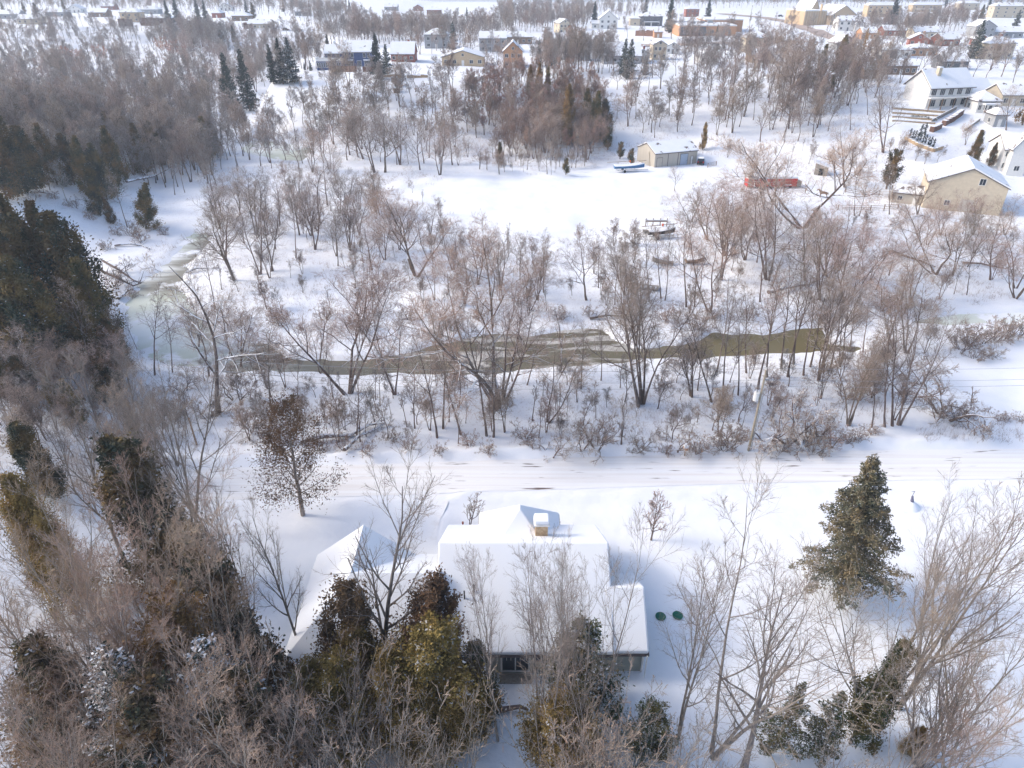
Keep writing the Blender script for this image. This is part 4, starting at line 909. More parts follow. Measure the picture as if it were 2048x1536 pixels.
def school():
    p = gp(1420, 72); root = empty("school", (p.x, p.y, p.z), R(-3)); _, _, d = proj(p.x, p.y, p.z); s = d / F
    block(root, -62*s, 50*s, 0, 30, 5.2, .1, 'obrick', 'flat', snow=.3); block(root, -58*s, 4*s, 34, 60, 5.4, .1, 'obrick', 'flat', snow=.3); block(root, 6*s, 86*s, 31, 60, 6.8, .1, 'obrick', 'flat', snow=.3)
    MB().box(-60*s, -10*s, -.25, -.01, .1, 4.8).build("shade_panel", M['dgrey'], root)  # dark sheet standing in for the shadow on this front wall
    for i in range(7): add_window(root, (-52 + i*7)*s, 1.4, 3*s, 1.7, -.25, bars=2)
    for i in range(4): add_window(root, (4 + i*11)*s, 1.4, 3.4*s, 1.7, 0, bars=2)
    for x, y in ((-30*s, 12), (-8*s, 18), (10*s, 20), (30*s, 50)): MB().box(x - 1.5, x + 1.5, y - 1.2, y + 1.2, 5.8, 7.1).build("roof_unit", M['steel'], root)
    tag(root, "long flat roofed orange brick school beside the slushy street", "school")
school()
def church():
    p = gp(1672, 50); root = empty("church", (p.x, p.y, p.z), R(8)); _, _, d = proj(p.x, p.y, p.z); s = d / F
    block(root, -14*s, 40*s, 0, 26, 6, 6, 'ybrick', 'gy', snow=.3); block(root, -62*s, -15*s, 6, 34, 8.5, .1, 'ybrick', 'flat', snow=.3)
    for i in range(9): MB().box((-61 + i*5.3)*s, (-59.6 + i*5.3)*s, 5.6, 5.99, 0, 8.5).build("pilaster", M['cream'], root)
    block(root, -20*s, 0, 26.2, 50, 8, 7, 'ybrick', 'gy', snow=.3)
    for x in (-8, 20): add_window(root, x*s, 4.4, 2.2*s, 2.2, bars=1)
    MB().box(-30*s, -28*s, 5, 7, 0, 13).build("tower_pier", M['ybrick'], root)
    tag(root, "buff brick church hall with ribbed wall and steep gabled nave beside the avenue", "church")
church()

H = [
 # far valley side, left to right
 dict(px=18, py=38, wpx=44, label="long low grey house at the far left of the distant slope", wall='grey', wins=4),
 dict(px=58, py=48, wpx=44, label="low cream house with a long snowy roof below the distant trees", wall='cream', wins=4),
 dict(px=112, py=34, wpx=40, label="hip roofed grey house on the distant slope above a low cream one", wall='grey', roof='hip', wins=3),
 dict(px=150, py=26, wpx=26, label="small snowy gabled house high on the far slope", wall='white', roof='gy'),
 dict(px=196, py=34, wpx=36, label="low brown house left of the dark clipped hedge far away", wall='wood', wins=4),
 dict(px=216, py=20, wpx=26, label="tiny snow roofed brick house near the far lake edge", wall='brick'),
 dict(px=262, py=44, wpx=38, label="yellowish two storey house between two dark hedges on the far slope", wall='ybrick', storeys=2, roof='hip'),
 dict(px=300, py=28, wpx=34, label="wide snow roofed grey house beyond the yellowish one", wall='grey', roof='hip'),
 dict(px=330, py=47, wpx=22, label="small purple brown house with a pyramid roof far away", wall='hedge', roof='hip', wins=1),
 dict(px=434, py=36, wpx=18, label="small pink brick house with a snowy hip roof far away", wall='brick', roof='hip', wins=1),
 dict(px=482, py=42, wpx=34, label="brown house with a pyramid of snow beside a dark tree far away", wall='wood', roof='hip'),
 dict(px=520, py=58, wpx=46, label="long low cream bungalow beside the distant lane", wall='cream', wins=5),
 dict(px=452, py=22, wpx=24, label="tiny white gabled house among far evergreens", wall='white', roof='gy'),
 dict(px=604, py=32, wpx=28, label="small snow covered house above the far wooded slope", wall='grey'),
 dict(px=668, py=20, wpx=22, label="tiny brown house near the distant lake", wall='wood'),
 dict(px=836, py=22, wpx=18, label="small dark red house on the distant white field", wall='brick', roof='gy'),
 dict(px=868, py=28, wpx=28, label="low brick house with a snowy hip roof on the distant field", wall='brick', roof='hip'),
 dict(px=782, py=21, wpx=26, label="low snow covered house behind bare trees near the distant field", wall='grey'),
 # plateau, centre
 dict(px=806, py=124, wpx=46, label="red brick bungalow with a broad snowy roof right of the blue house", wall='brick', ch='brick', wins=4, dep=10, pitch=.6),
 dict(px=873, py=97, wpx=46, label="pale grey hip roofed house with a tall chimney behind the yard tree", wall='grey', roof='hip', storeys=2, ch='brick'),
 dict(px=926, py=132, wpx=84, label="broad tan house with a low wide front gable", wall='ybrick', roof='gy', wins=5, dep=12, pitch=.22),
 dict(px=986, py=104, wpx=54, label="two storey grey house with a white upper balcony behind the dark spruce", wall='grey', storeys=2, wins=4),
 dict(px=1026, py=136, wpx=38, label="steep gabled orange brick house behind bare trees", wall='obrick', roof='gy', storeys=2, pitch=.7),
 dict(px=1036, py=88, wpx=56, label="long brown house under a white hip roof beyond the brick gable", wall='wood', roof='hip', wins=5),
 dict(px=1112, py=92, wpx=44, label="white cottage with low snowy roof and small windows beside orange shrubs", wall='white', wins=4),
 dict(px=1130, py=68, wpx=24, label="tall cream house with a slanting roof behind the orange tree", wall='cream', storeys=2, roof='gy', rot=20),
 dict(px=1168, py=122, wpx=24, label="small grey gabled shed house just above the reddish wood", wall='grey', roof='gy', wins=1, dep=6),
 dict(px=1244, py=128, wpx=74, label="wide low grey roofed house before the slushy street", wall='grey', wins=5, dep=11, pitch=.6),
 dict(px=1216, py=58, wpx=36, label="tall white farmhouse with a gabled front and side porch", wall='white', roof='gy', storeys=2, wing=(-.9, -.52, 2, 9, 3, 1.6, 'gx'), pitch=.6),
 dict(px=1302, py=52, wpx=44, label="dark grey mansion with a small tower and a white gazebo porch", wall='dgrey', storeys=2, roof='hip', wing=(-.95, -.52, 0, 8, 4.5, 1.6, 'hip', 'cream'), porch=True),
 dict(px=1284, py=124, wpx=28, label="small white house with a red chimney right of the blue spruce", wall='white', roof='gy', ch='brick'),
 dict(px=1318, py=120, wpx=26, label="narrow cream gabled house beneath the slushy street", wall='cream', roof='gy', storeys=2),
 dict(px=1345, py=108, wpx=26, label="small white gabled house partly behind bare twigs", wall='white', roof='gy'),
 dict(px=1316, py=76, wpx=16, label="tiny orange wooden shed on the white lawn", wall='obrick', name="shed", cat="shed", dep=5, wins=1, sidew=0),
 dict(px=1384, py=34, wpx=26, label="pink brick house behind the school roof", wall='brick', storeys=2, roof='hip'),
 dict(px=1522, py=126, wpx=40, label="yellow two storey house with a red gable behind the tall bare tree", wall='ybrick', storeys=1, roof='gx', wing=(-.1, .45, -3, -.02, 2.9, 2.2, 'gy', 'ybrick'), wins=3),
 dict(px=1512, py=104, wpx=46, label="cream hip roofed house just beyond the yellow one", wall='cream', roof='hip', storeys=2),
 dict(px=1521, py=137, wpx=16, label="small grey garden shed below the yellow house", wall='greywood', name="shed", cat="shed", dep=4, wins=1, sidew=0),
 dict(px=1415, py=128, wpx=30, label="white house almost lost behind bare trees", wall='white', roof='gy'),
 # upper right town
 dict(px=1694, py=62, wpx=40, label="white clapboard house with snowy roof beneath the church", wall='white', storeys=2, wing=(.3, .75, -2, 5, 4.2, 2, 'gy')),
 dict(px=1692, py=100, wpx=38, label="grey gabled bungalow with a brown roof at the avenue corner", wall='grey', roof='gy', rm='rshingle', pitch=.5, dep=12, snow=.1),
 dict(px=1765, py=34, wpx=66, label="buff brick mansion with a red mansard roof and small dormers", wall='ybrick', storeys=3, roof='hip', wins=6, rm='rshingle'),
 dict(px=1852, py=24, wpx=58, label="buff brick house with a green hip roof and white verandah", wall='ybrick', storeys=2, roof='hip', porch=True, wins=4),
 dict(px=1936, py=20, wpx=40, label="snowy roofed cream house behind dark trees top right", wall='cream', storeys=2, roof='hip'),
 dict(px=2016, py=36, wpx=66, label="tall cream villa with snowy hip roof at the top right corner", wall='cream', storeys=3, roof='hip', wins=4),
 dict(px=1738, py=78, wpx=30, label="low brick house behind the golden tree", wall='obrick'),
 dict(px=1788, py=72, wpx=44, label="long brick house under a pale snowy roof below the shrub bank", wall='brick', wins=5),
 dict(px=1852, py=76, wpx=52, label="wide white roofed cottage among reddish shrubs", wall='cream', wins=5),
 dict(px=1836, py=92, wpx=36, label="brown gabled brick house beside an orange chimney stack", wall='brick', roof='gy', ch='obrick', rot=-20),
 dict(px=1900, py=92, wpx=40, label="red brick house left of the great forked tree", wall='brick', roof='gx', rot=12),
 dict(px=1966, py=76, wpx=40, label="grey gabled house with a white barge board and snowy side wing", wall='grey', roof='gy', storeys=2, wing=(.5, 1.2, 2, 9, 3, 2, 'gx')),
 dict(px=1962, py=92, wpx=26, label="red end wall of a house behind the dark spruce", wall='brick', roof='gy', rot=-15),
 dict(px=2018, py=76, wpx=52, label="low grey house with a white roof behind the pointed spruce", wall='grey', wins=4),
 dict(px=1790, py=116, wpx=62, label="low white garage block with a flat snowy roof and grey wall", wall='white', roof='hip', wins=3, pitch=.3),
 dict(px=1846, py=112, wpx=54, label="low orange brick house under a flattened snowy roof", wall='obrick', roof='hip', wins=4, pitch=.25),
 dict(px=1996, py=118, wpx=60, label="cream two storey house with black shuttered windows", wall='cream', storeys=2, roof='hip', wins=4, ch='brick', rot=10),
 dict(px=1908, py=140, wpx=50, label="snow roofed garage behind the large balcony house", wall='dgrey', wins=2, dep=8),
 dict(px=1800, py=150, wpx=62, label="long dark walled house with snow patched roof behind reddish shrubs", wall='wood', wins=5, pitch=.3),
 dict(px=1740, py=158, wpx=30, label="low dark outhouse behind brush left of the balcony house", wall='wood', wins=1, name="shed", cat="shed"),
 dict(px=2024, py=212, wpx=50, label="tan house with a triangular gable at the right edge above the deck house", wall='cream', roof='gx', wins=3, dep=9),
 dict(px=1972, py=226, wpx=44, label="pale house with a raised wooden deck beside the balcony house", wall='white', storeys=1, roof='hip', wins=4, dep=8, porch=True),
 dict(px=1996, py=254, wpx=22, label="small grey outbuilding on an orange brick base below the deck house", wall='grey', roof='hip', wins=1, dep=5, name="shed", cat="shed"),
 dict(px=2042, py=345, wpx=84, label="white cottage with a glazed verandah and front gable at the right edge", wall='white', roof='gx', storeys=2, wins=7, dep=10, rot=-12, wing=(-.42, -.05, -2.5, -.02, 6.3, 3.0, 'gy'), hh=5.4),
]
for q in H: house(**q)
# far cars
for px, py, lb, r_ in ((1561, 34, "dark car parked by the church avenue", 10), (1578, 33, "dark blue car parked closest to the ribbed church wall", 5), (598, 62, "dark car stopped on the distant lane", 0), (572, 61, "small brown car on the distant lane left of the dark one", 0)):
    vehicle(px, py, lb, r_, 'blue' if 'blue' in lb else 'wood' if 'brown' in lb else 'black')

# --- garden below the balcony house
def wall_run(pts, h, w, m, label, name="retaining_wall", cat="wall", snow=True, group="garden walls", jag=0.0):
    P = [gp(a, b) for a, b in pts]; mb = MB(); ms = MB(); rg = random.Random(int(pts[0][0]))
    for a, b in zip(P[:-1], P[1:]):
        v = Vector((b.x - a.x, b.y - a.y)); L = v.length; n = max(1, int(L / 1.2)); s = Vector((-v.y, v.x)).normalized() * w / 2
        for i in range(n):
            p = a.lerp(b, i / n); q = a.lerp(b, (i + .96) / n); hh = h * (1 + jag * rg.uniform(-1, 1)); z0 = min(p.z, q.z) - .4; z1 = (p.z + q.z) / 2 + hh
            mb.add([(p.x-s.x,p.y-s.y,z0),(q.x-s.x,q.y-s.y,z0),(q.x+s.x,q.y+s.y,z0),(p.x+s.x,p.y+s.y,z0),(p.x-s.x,p.y-s.y,z1),(q.x-s.x,q.y-s.y,z1),(q.x+s.x,q.y+s.y,z1),(p.x+s.x,p.y+s.y,z1)], [(0,3,2,1),(4,5,6,7),(0,1,5,4),(1,2,6,5),(2,3,7,6),(3,0,4,7)])
            s2 = s * .9; ms.add([(p.x-s2.x,p.y-s2.y,z1+.003),(q.x-s2.x,q.y-s2.y,z1+.003),(q.x+s2.x,q.y+s2.y,z1+.003),(p.x+s2.x,p.y+s2.y,z1+.003),(p.x-s2.x,p.y-s2.y,z1+.14),(q.x-s2.x,q.y-s2.y,z1+.14),(q.x+s2.x,q.y+s2.y,z1+.14),(p.x+s2.x,p.y+s2.y,z1+.14)], [(0,3,2,1),(4,5,6,7),(0,1,5,4),(1,2,6,5),(2,3,7,6),(3,0,4,7)])
    o = mb.build(name, M[m])
    if snow: ms.build("snow", M['roofsnow'], o)
    tag(o, label, cat, group)
wall_run([(1786, 218), (1892, 226)], .45, .35, 'stone', "top brown stone terrace wall under the balcony house")
wall_run([(1784, 227), (1884, 234)], .45, .35, 'stone', "second stone terrace wall down from the balcony house")
wall_run([(1784, 235), (1874, 241)], .45, .35, 'stone', "third stone terrace wall down, above a row of dark shrubs")
wall_run([(1784, 243), (1870, 248)], .4, .35, 'stone', "lowest terrace wall of the stepped garden")
wall_run([(1810, 279), (1836, 293), (1866, 304), (1884, 298)], .8, .5, 'stone', "curved brown stone wall below the row of tiny evergreens")
wall_run([(1862, 264), (1879, 256)], 1.2, 1.2, 'hedge', "short dark clipped hedge beside the garden steps", "hedge", "hedge", group="hedges", jag=.1)
wall_run([(1886, 251), (1904, 242), (1922, 228)], 1.3, 1.2, 'hedge', "longer dark hedge climbing toward the deck house", "hedge", "hedge", group="hedges", jag=.1)
wall_run([(1862, 246), (1888, 232), (1912, 219)], .9, .2, 'greywood', "grey wooden handrail of the garden steps", "handrail", "handrail", group=None)
wall_run([(1930, 262), (1958, 242)], .7, .4, 'greywood', "pale wooden steps rising to the deck house", "steps", "steps", group=None)
wall_run([(240, 52), (266, 52)], 4, 3, 'hedge', "left of two dark clipped hedges on the far slope", "hedge", "hedge", snow=False, group="hedges", jag=.15)
wall_run([(285, 51), (318, 51)], 4.5, 3, 'hedge', "right of two dark clipped hedges on the far slope", "hedge", "hedge", snow=False, group="hedges", jag=.15)
wall_run([(490, 56), (508, 57)], 3, 3, 'hedge', "round brown hedge beside the low cream bungalow far away", "hedge", "hedge", snow=False, group="hedges", jag=.15)
wall_run([(1272, 72), (1306, 73)], 3.0, 1.5, 'hedge', "dark trimmed hedge below the grey mansion", "hedge", "hedge", snow=False, group="hedges", jag=.1)
wall_run([(664, 144), (713, 144)], 2.0, 1.0, 'hedge', "long brown hedge below the blue house's left half", "hedge", "hedge", snow=False, group="hedges", jag=.04)
wall_run([(726, 144), (758, 143)], 1.8, 1.0, 'hedge', "shorter brown hedge below the blue house's right half", "hedge", "hedge", snow=False, group="hedges", jag=.04)
wall_run([(768, 154), (808, 156)], .8, .6, 'stone', "dark stone wall left of the snowy garden steps", jag=.2)
wall_run([(814, 156), (856, 155)], .8, .6, 'stone', "dark stone wall right of the snowy garden steps", jag=.2)
PROTO['mini'] = dict(mesh=None, h=2, far=True)
t_, c_, h_ = gen_cedar(140, H=2.6, w=.5, n=900, sz=.14, lumps=10, bare=.03, r=.03); proto_far('mini', (t_, c_, h_), M['bark'], M['sprucedark'])
for i in range(10):
    px = 1819 + i * 5.2; py = 274 + i * 2.1 + (2 if i % 2 else 0); p = gp(px, py); lb = "leftmost" if i == 0 else "rightmost" if i == 9 else ORD[i] + " from the left"
    place('mini', p.x, p.y, 2.2, name="columnar_evergreen", label=f"tiny pointed evergreen, {lb} in the garden row above the curved wall", cat="shrub", group="tiny evergreens in a garden row")
for i, (px, py) in enumerate(((1840, 272), (1848, 270))):
    p = gp(px, py); place('mini', p.x, p.y, 3.0, name="columnar_evergreen", label=("left" if i == 0 else "right") + " of two taller pointed evergreens behind the tiny row", cat="shrub", group="taller garden evergreens")
# garden stair boxes on the bluff
for i, (px, py, s) in enumerate(((789, 163, 2.0), (795, 172, 1.8), (794, 184, 2.0))):
    p = gp(px, py); root = empty("deck_box", (p.x, p.y, p.z)); MB().box(-s/2, s/2, -.8, .8, -.3, 1.2).build("box", M['greywood' if i < 2 else 'wood'], root); MB().box(-s/2 - .1, s/2 + .1, -.9, .9, 1.203, 1.5).build("snow", M['roofsnow'], root)
    tag(root, ["highest", "middle", "lowest"][i] + " snow topped wooden box of the stairway down the bluff", "stair platform", "stairway platforms on the bluff")

# --- utility poles, wires
def pole(px, py, hgt, label, tr=False, arm=True, group="utility poles", fat=1.0):
    p = gp(px, py); root = empty("utility_pole", (p.x, p.y, p.z)); MB().tube([(0,0,-.5),(0,0,hgt)], .17*fat, 10, .12*fat).build("pole", M['polewood'], root)
    if arm:
        MB().box(-.9, .9, -.05, .05, hgt - .55, hgt - .43).build("cross_arm", M['polewood'], root)
        for x in (-.8, .8): MB().tube([(x,0,hgt-.43),(x,0,hgt-.2)], .05, 8).build("insulator", M['white'], root)
    else: MB().tube([(0,0,hgt),(0,0,hgt+.3)], .05, 8).build("insulator", M['white'], root); MB().box(-.08, .5, -.05, .05, hgt - 1.2, hgt - 1.1).build("bracket", M['steel'], root)
    if tr:
        t = MB().tube([(-.5,-.1,hgt-3.6),(-.5,-.1,hgt-2.6)], .28, 14).build("transformer", M['white'], root); MB().tube([(-.5,-.1,hgt-2.6),(-.5,-.1,hgt-2.35)], .06, 8).build("bushing", M['steel'], t)
        MB().tube([(.2,-.1,0),(.2,-.1,hgt-2.5)], .045, 8).build("conduit", M['steel'], root)
    tag(root, label, "utility pole", group); return p
hp = pole(1497, 901, top_h(gp(1497, 901), 740) , "tall wooden utility pole with a white transformer beside the road", tr=True, arm=False, fat=.85)
hh = top_h(hp, 740)
def wire(name, A, B, sag, label):
    pts = [(A[0] + (B[0]-A[0])*t, A[1] + (B[1]-A[1])*t, A[2] + (B[2]-A[2])*t - sag*4*t*(1-t)) for t in np.linspace(0, 1, 25)]
    tag(MB().tube(pts, .018, 4).build(name, M['steel']), label, "power line", "power lines along the road")
for dz, nm in ((.25, "top"), (-1.15, "middle"), (-1.9, "lowest")):
    wire("power_line", (hp.x, hp.y, hp.z + hh + dz), (hp.x - 62, hp.y + 1.5, hp.z + hh + dz + .5), 1.0, f"{nm} power line running left from the transformer pole")
    wire("power_line", (hp.x, hp.y, hp.z + hh + dz), (hp.x + 62, hp.y + 3.0, hp.z + hh + dz + .5), 1.0, f"{nm} power line running right from the transformer pole")
pole(1519, 40, 13, "tall pole at the avenue corner behind the school", fat=1.5)
pole(1500, 42, 11, "shorter pole just left of the avenue corner pole", fat=1.5)
p = gp(394, 890); root = empty("stump_post", (p.x, p.y, p.z)); MB().tube([(0,0,-.3),(-.05,0,3.6)], .11, 8, .09).build("post", M['wood'], root); tag(root, "short brown wooden post standing in snow left of the oak", "post")
for i, (px, py, h_) in enumerate(((1464, 795, 1.7), (1394, 845, 1.3))):
    p = gp(px, py); tag(MB().tube([(0,0,-.3),(.03,0,h_)], .06, 7).build("fence_post", M['greywood'], None, (p.x, p.y, p.z)), ("right" if i == 0 else "left") + " of two lone grey fence stakes between river and road", "post", "lone fence stakes")

# --- rail fences
def rail_fence(pts, label, h=1.2, rails=3, sp=2.6):
    P = [gp(a, b) for a, b in pts]; root = empty("rail_fence", tuple(P[0])); O = P[0]; posts = []
    for a, b in zip(P[:-1], P[1:]):
        n = max(1, int((b - a).length / sp)); posts += [a.lerp(b, i / n) for i in range(n)]
    posts.append(P[-1]); mb = MB()
    for q in posts: q = q - O; MB().box(q.x-.07, q.x+.07, q.y-.07, q.y+.07, q.z-.3, q.z+h).build("post", M['wood'], root)
    for a, b in zip(posts[:-1], posts[1:]):
        a = a - O; b = b - O
        for r_ in range(rails): z = h * (r_ + .6) / rails; mb.tube([(a.x, a.y + .09, a.z + z), (b.x, b.y + .09, b.z + z)], .045, 5)
    mb.build("rail", M['wood'], root); tag(root, label, "fence", "rail fences")
rail_fence([(1690, 385), (1725, 391), (1790, 392), (1812, 392)], "brown rail fence crossing the slope left of the barn")
rail_fence([(1675, 420), (1740, 421), (1795, 418)], "lower rail fence just in front of the barn annex")
rail_fence([(1545, 497), (1610, 504), (1690, 508), (1720, 502)], "long rail fence running behind the right hand willows")
rail_fence([(1566, 386), (1610, 386)], "short rail fence behind the brown horse")
rail_fence([(1415, 335), (1432, 331)], "short grey gate in the snow right of the garage", rails=4)

# --- brown horse between the trees
def horse():
    p = gp(1644, 396); _, _, d = proj(p.x, p.y, p.z)
    root_o = None
    vs = {'hip': (-.75,0,1.3), 'back': (-.25,0,1.28), 'wither': (.45,0,1.36), 'neck': (.85,0,1.7), 'poll': (1.15,0,2.0), 'nose': (1.55,0,1.65)}
    verts = [vs['hip'], vs['back'], vs['wither'], vs['neck'], vs['poll'], vs['nose']]; edges = [(0,1),(1,2),(2,3),(3,4),(4,5)]; rad = [(.30,.32),(.32,.34),(.28,.33),(.15,.2),(.12,.14),(.07,.08)]
    for (bx, par, sy) in ((-.8,0,.17),(-.8,0,-.17),(.5,2,.16),(.5,2,-.16)):
        i = len(verts); k = -.12 if par == 0 else 0.
        verts += [(bx, sy, .95), (bx + k, sy, .55), (bx, sy, .08)]; edges += [(par, i), (i, i+1), (i+1, i+2)]; rad += [(.14,.14),(.07,.07),(.06,.06)]
    i = len(verts); verts += [(-1.1,0,1.25),(-1.2,0,.7)]; edges += [(0,i),(i,i+1)]; rad += [(.06,.06),(.07,.05)]
    me = bpy.data.meshes.new("horse"); me.from_pydata(verts, edges, []); me.materials.append(M['animal']); o = link("horse", me); sk = o.modifiers.new("skin", 'SKIN')
    for j, r_ in enumerate(rad): me.skin_vertices[0].data[j].radius = r_
    me.skin_vertices[0].data[0].use_root = True; sb = o.modifiers.new("sub", 'SUBSURF'); sb.levels = 2; sb.render_levels = 2
    o.location = (p.x, p.y, p.z); o.rotation_euler = (0, 0, R(165)); tag(o, "brown horse standing in snow behind the bare willows on the right", "horse")
horse()
# --- heron statue on a snow mound, buried green lids, small marker
def heron():
    p = gp(1818, 1012); root = empty("heron_statue", (p.x, p.y, p.z)); mb = MB()
    mb.tube([(.12,0,.55),(.06,0,.8),(0,0,1.05),(-.03,0,1.25)], .17, 9, .09).build("body", M['heron'], root, smooth=True); MB().tube([(-.03,0,1.25),(-.06,0,1.5),(-.01,0,1.7),(-.03,0,1.82)], .035, 7, .03).build("neck", M['heron'], root)
    MB().tube([(.02,0,1.83),(-.10,0,1.84),(-.34,0,1.8)], .055, 7, .008).build("beak", M['heron'], root)
    for y in (-.05, .05): MB().tube([(.06,y,.75),(.07,y,.1)], .02, 5).build("leg", M['heron'], root)
    tag(root, "grey blue heron statue standing on a small snow mound near the road", "statue")
    V_ = [(0,0,.62)]; f_ = []
    for j, (r_, z) in enumerate(((.35,.55),(.7,.3),(1.1,-.05))):
        for k in range(14): V_.append((r_*math.cos(k*.4488), r_*math.sin(k*.4488), z))
    f_ += [(0, 1+k, 1+(k+1) % 14) for k in range(14)]
    for j in range(2): f_ += [(1+j*14+k, 1+(j+1)*14+k, 1+(j+1)*14+(k+1) % 14, 1+j*14+(k+1) % 14) for k in range(14)]
    tag(MB().add(V_, f_).build("snow_mound", M['snow'], None, (p.x, p.y, p.z), smooth=True), "rounded snow mound under the heron statue", "snow mound", kind="thing")
heron()
for px, py, lb in ((1321, 1234, "left green plastic septic lid poking out of the snow"), (1355, 1232, "right green plastic septic lid poking out of the snow")):
    p = gp(px, py); root = empty("septic_lid", (p.x, p.y, p.z)); MB().tube([(0,0,-.2),(0,0,.12)], .40, 20).build("riser", M['greenplastic'], root); MB().tube([(0,0,.122),(0,0,.17)], .43, 20, .38).build("lid", M['greenplastic'], root); tag(root, lb, "lid", "septic lids")
p = gp(926, 1052); root = empty("yard_marker", (p.x, p.y, p.z)); MB().box(-.05, .05, -.05, .05, -.1, .35).build("post", M['red'], root); MB().box(-.09, .09, -.09, .09, .352, .5).build("cap", M['brick'], root); tag(root, "small dark red lantern post left of the little ornamental tree", "lantern")
p = gp(1369, 912); root = empty("mailbox", (p.x, p.y, p.z)); MB().box(-.06, .06, -.06, .06, -.2, .9).build("post", M['wood'], root); MB().box(-.2, .2, -.3, .3, .902, 1.2).build("box", M['obrick'], root); MB().box(-.22, .22, -.32, .32, 1.203, 1.55).build("snow", M['roofsnow'], root, bevel=.06); tag(root, "snow capped brown mailbox at the roadside thicket", "mailbox")
for i in range(6):
    px = 1824 + i * 6.2; p = gp(px, 236.5 + i * .6); lb = "leftmost" if i == 0 else "rightmost" if i == 5 else ORD[i] + " from the left"
    rg = np.random.default_rng(i); C = nrm(rg.normal(0, 1, (120, 3))) * rg.random((120, 1)) ** .4 * np.array([.45, .4, .35]) + np.array([0, 0, .45]); V_, F_ = leafcloud(C, .22, rg)
    tag(link("round_shrub", mesh_np("round_shrub", V_, [F_], [M['sprucedark']]), None, (p.x, p.y, p.z)), f"small dark round shrub, {lb} between terrace walls", "shrub", "round shrubs on the terrace")

# --- fallen logs and tangled boughs
def log(pts, r, label, m='barkheavy', name="fallen_log", lift=.25, tw=0):
    P = [gp(a, b) for a, b in pts]; n = len(P); mb = MB(); P = [q + Vector((0, 0, lift + .25 * math.sin(i * 2.1))) for i, q in enumerate(P)]
    mb.tube(P, r, 8, r * .35); rg = random.Random(int(pts[0][0] * 7))
    for i in range(tw):
        k = rg.randrange(1, n); a = P[k-1].lerp(P[k], rg.random()); v = (P[k] - P[k-1]).normalized() + Vector((rg.uniform(-1,1), rg.uniform(-1,1), rg.uniform(.2,1.2))); v.normalize(); L = rg.uniform(.8, 2.8)
        mb.tube([a, a + v * L * .5 + Vector((0,0,.1)), a + v * L + Vector((0,0,.05))], r * .3, 5, .01)
    tag(mb.build(name, M[m]), label, "log", "fallen trunks")
log([(258,382),(285,378),(312,368),(345,352),(358,335)], .32, "long snowy trunk leaning over the left river bank", lift=2.2, tw=6)
log([(62,385),(80,388),(104,388)], .25, "snow covered log on top of the left bank", tw=4)
log([(230,493),(260,492),(284,492),(300,500)], .22, "thin white log at the river bend below the cedars", tw=6)
log([(268,470),(280,482),(286,492)], .16, "short snowy log pointing down to the ice", tw=2)
log([(208,528),(240,548),(270,566),(284,572)], .2, "upper of two dark trunks fallen toward the ice", 'bark', tw=18, lift=.6)
log([(205,548),(240,566),(268,576),(284,573)], .22, "lower of two dark trunks fallen toward the ice", 'bark', tw=20, lift=.6)
log([(238,600),(258,586),(284,572)], .22, "dark snow dusted log at the edge of the pale ice", tw=5)
log([(600,890),(650,882),(700,874),(740,856),(770,855)], .34, "large fallen tree with snowy roots beside the road thicket", tw=16, lift=.5)
log([(690,905),(720,880),(748,862),(772,852)], .22, "second trunk fallen across the large one near the road", tw=8, lift=.4)
log([(448,722),(500,716),(545,722),(600,716)], .2, "snowy trunk lying in the brown river at left", tw=14, lift=.35)
log([(470,735),(520,726),(580,722)], .14, "thin snowy trunk half in the river beside the larger one", tw=8, lift=.35)
log([(1536,590),(1570,583),(1610,572),(1650,560)], .34, "thick snowy trunk lying beyond the right stretch of river", tw=10, lift=.5)
log([(1925,528),(1960,532),(1990,534),(2012,540)], .22, "straight brown log in the snow at right", 'bark', tw=4)
log([(1782,508),(1800,518),(1840,526),(1868,540)], .30, "crooked brown trunk lying left of the forked tree", 'bark', tw=8, lift=.6)
log([(1000,1424),(1040,1421),(1056,1420)], .22, "dark log in the snow below the patio door", 'bark')
log([(1780,452),(1812,440),(1846,430)], .15, "thin white log before the tan barn", tw=4)
log([(1180,640),(1215,636),(1260,634)], .2, "dark log across the snow behind the river", 'bark', tw=10)
log([(372,548),(395,542),(440,536)], .16, "slim snowy log on the far bank at left", tw=8)
# ------------------------------------------------------------------ trees, placed where they stand
G1 = "bare trees between the river and the road"
zone("of the row between the river's left bend and the road", [
 (310,750,560,'thin0',322), (345,745,600,'thin1',318), (418,752,560,'thin2',382), (438,826,520,'snowy0',478), (542,815,625,'thin0',530), (594,802,680,'thin1',598), (667,797,690,'thin2',662),
 (480,740,585,'red1',500), (640,745,640,'red0',625), (396,700,590,'red2',386)], G1)
zone("of those before the brown middle river", [
 (697,788,525,'wide0',668), (713,874,700,'thin1',700), (790,788,600,'grey0',786), (830,857,720,'thin2',822), (874,875,640,'thin0',838), (886,857,620,'thin1',868), (922,869,650,'thin2',900), (973,872,600,'thin0',940), (987,874,640,'thin1',985),
 (998,812,500,'wide1',985,1.1), (1009,800,575,'grey1',1068), (1054,770,640,'thin2',1078), (760,812,700,'thin0',756)], G1)
zone("of those before the open middle water", [
 (1120,745,625,'snowy1',1172), (1095,845,690,'red0',1120), (1163,778,650,'thin2',1160), (1202,761,630,'thin0',1205), (1279,812,478,'grey0',1272,.8), (1284,806,490,'reed0',1300,1.0), (1382,793,640,'grey1',1362), (1395,781,640,'thin1',1398), (1424,804,600,'thin2',1390), (1447,795,560,'thin0',1455), (1433,744,540,'thin1',1450), (1243,889,790,'snowy0',1268)], G1)
